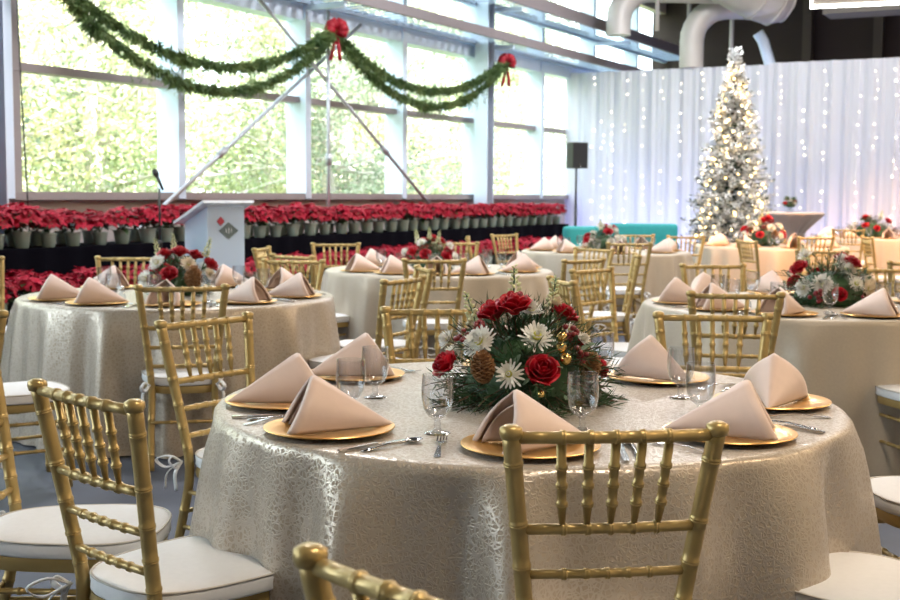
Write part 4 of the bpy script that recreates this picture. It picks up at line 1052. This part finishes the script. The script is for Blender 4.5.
def centrepiece(loc, lay, fol, label, rz=0.0, sc_=1.0, seed=0):
    t = thing('floral_centrepiece', label, 'flowers', (loc[0], loc[1], HT + .0008), rz); t.scale = (sc_,) * 3
    o = bpy.data.objects.new('container', CONT); COL.objects.link(o); o.parent = t
    o = bpy.data.objects.new('foliage', fol); COL.objects.link(o); o.parent = t
    r = random.Random(seed)
    for kind, p, s_ in lay:
        src = FL[kind]; c = src.copy(); COL.objects.link(c); c.parent = t
        d = Vector(p) - Vector((0, 0, .05)); d.normalize()
        if kind == 'snap': d = Vector((d.x * .5, d.y * .5, 1)).normalized()
        if kind == 'cone': d = Vector((d.x * .2, d.y * .2 - .1, 1)).normalized()
        if kind == 'rose': d = (d + Vector((0, 0, .45))).normalized()
        q = d.to_track_quat('Z', 'Y'); c.rotation_mode = 'QUATERNION'; c.rotation_quaternion = q @ Euler((0, 0, r.uniform(0, 6.28))).to_quaternion()
        c.location = Vector(p); c.scale = ((s_ * .88,) * 3 if kind == 'rose' else (s_,) * 3)
    return t
mb = MB(); mb.lathe([(0, .0), (.075, .0), (.085, .05), (.078, .05), (0, .045)], 20); co = mb.build('container', M['basket']); CONT = co.data; bpy.data.objects.remove(co)
def fol_mesh(*a, **k):
    o = foliage(*a, **k).build('foliage', [M['pine'], M['wood'], M['eucal']], None, False); me = o.data; bpy.data.objects.remove(o); return me
F1 = fol_mesh(41, .285, .235, 270); F2 = fol_mesh(42, .21, .20, 90, fine=False); F3 = fol_mesh(43, .31, .22, 150, fine=False)
centrepiece((.22, 3.60), LAY1, F1, 'low arrangement of red roses, white mums and pine on the front table')
centrepiece((-1.60, 7.28), LAY2, F2, 'red rose and pine arrangement with a big pine cone on the left table')
centrepiece((-.16, 9.93), LAY2, F2, 'red and white flower arrangement on the middle table before the poinsettias', 2.2, .95, 3)
centrepiece((2.12, 6.93), LAY4, F3, 'wide red and white flower arrangement on the right table', 0, 1.0, 4)
centrepiece((1.66, 13.45), LAY4, F2, 'red and white flower arrangement behind the gold chairs on the white table', 1.2, 1.0, 5)
centrepiece((3.80, 15.1), LAY1, F2, 'red and cream flower arrangement on the peach table beside the christmas tree', .8, 1.15, 6)
centrepiece((6.28, 18.6), LAY4, F3, 'red and white flower arrangement on the farthest table at the right', 2.4, 1.15, 7)

# cocktail table with stretch cover and small vase
t = thing('cocktail_table', 'tall cocktail table under a grey stretch cover right of the christmas tree', 'table', (4.56, 16.65, 0))
mb = MB(); n = 64; prof = [(0, 1.155), (.40, 1.155), (.428, 1.15), (.432, 1.13), (.425, 1.12), (.36, 1.06), (.27, .98), (.19, .90), (.13, .78), (.11, .62), (.115, .45), (.15, .28), (.22, .12), (.29, .01)]
rings = []
for i, (rad, z) in enumerate(prof):
    if rad == 0: rings.append([mb.vert((0, 0, z))]); continue
    am = 0 if i < 4 else min(1, (i - 3) / 3) * .012 * (1 if i < 9 else .6)
    rings.append([mb.vert(((rad + am * sin(16 * 2 * pi * k / n)) * cos(2 * pi * k / n), (rad + am * sin(16 * 2 * pi * k / n)) * sin(2 * pi * k / n), z)) for k in range(n)])
for A, B in zip(rings, rings[1:]):
    for k in range(n):
        k2 = (k + 1) % n
        if len(A) == 1: mb.face((A[0], B[k], B[k2]))
        else: mb.face((A[k], B[k], B[k2], A[k2]))
mb.build('stretch_cover', M['lycra'], t)
mb = MB(); mb.lathe([(0, 0), (.3, 0), (.3, .015), (0, .02)], 24); mb.build('base', M['black'], t)
t = thing('flower_vase', 'small glass vase of red and white flowers on the cocktail table', 'flowers', (4.54, 16.65, 1.1565))
mb = MB(); mb.lathe([(0, 0), (.03, 0), (.034, .01), (.028, .05), (.03, .085), (.028, .085), (.025, .05), (0, .01)], 14); mb.build('vase', M['vase'], t)
for kind, p, s_ in (('rose', (-.07, -.02, .12), .8), ('mum', (-.01, -.05, .14), .9), ('rose', (.05, 0, .15), .8), ('cream', (.04, -.05, .11), .8), ('rose', (-.03, .03, .17), .7), ('mum', (.07, .02, .11), .7)):
    c = FL[kind].copy(); COL.objects.link(c); c.parent = t; c.location = p; c.scale = (s_,) * 3
mb = foliage(51, .10, .10, 22, False); mb.v = [(x, y, z + .06) for x, y, z in mb.v]; mb.build('greenery', [M['pine'], M['wood'], M['eucal']], t, False)

# ---------------------------------------------------------------- christmas tree
t = thing('christmas_tree', 'tall slim flocked christmas tree with warm lights before the drape', 'christmas tree', (4.16, 18.45, 0))
mb = MB(); mb.tube([(0, 0, 0), (0, 0, 3.3)], [.05, .012], 8); mb.build('trunk', M['wood'], t)
r = random.Random(77); fl = MB(); HTREE = 3.46
def tree_r(z): return .64 * max(0.0, (HTREE - z) / (HTREE - .35)) ** .82 + .035
tips = []
z = .32
while z < HTREE - .05:
    R = tree_r(z); n = max(6, int(8 + R * 26))
    for i in range(n):
        a = r.uniform(0, 2 * pi); L = R * r.uniform(.62, 1.28); d = Vector((cos(a), sin(a), r.uniform(-.25, .12))).normalized(); p = Vector((0, 0, z + r.uniform(-.04, .04)))
        e = p + d * L + Vector((0, 0, .10 * L)); tips.append(e); fl.mat = 1; fl.tube([p, p.lerp(e, .5), e], [.008, .006, .003], 4)
        for j in range(int(14 + L * 34)):
            q = p.lerp(e, r.uniform(.25, 1.02)); nd = (d * .6 + Vector((r.uniform(-1, 1), r.uniform(-1, 1), r.uniform(-.7, .9)))).normalized() * r.uniform(.045, .085)
            fl.mat = 0 if r.random() < .86 else 1; fl.blade(q, q + nd, r.uniform(.02, .042), nd.cross(Vector((r.uniform(-1, 1), r.uniform(-1, 1), r.uniform(-1, 1)))))
    z += .055
for j in range(120):
    q = Vector((r.gauss(0, .035), r.gauss(0, .035), HTREE + r.uniform(-.12, .06))); nd = Vector((r.uniform(-1, 1), r.uniform(-1, 1), r.uniform(-.3, 1))).normalized() * .07; fl.mat = 0; fl.blade(q, q + nd, .025, nd.cross(Vector((1, .3, .2))))
fl.build('branches', [M['flock'], M['treegreen']], t, False)
warm_me = MB(); warm_me.lathe([(0, -.019), (.013, -.011), (.018, 0), (.013, .011), (0, .019)], 8); wb = warm_me.build('bulb', M['bulb']); warm_mesh = wb.data; bpy.data.objects.remove(wb)
extra = MB(); cnt = 0
for i in range(200):
    z = .4 + (HTREE - .55) * (i / 200) ** .92; a = -pi / 2 + r.uniform(-1.45, 1.45) if cnt < 100 and i % 2 == 0 else r.uniform(0, 2 * pi); R = tree_r(z) * r.uniform(.72, 1.05)
    p = Vector((cos(a) * R, sin(a) * R, z))
    if i % 2 == 0 and cnt < 100: add_bulb(t, p, warm_mesh, r.uniform(.7, 1.15)); cnt += 1
    else: extra.lathe([(0, -.017), (.0115, -.01), (.016, 0), (.0115, .01), (0, .017)], 7, p)
tag(extra.build('bulbs', M['bulb'], t), kind='stuff')
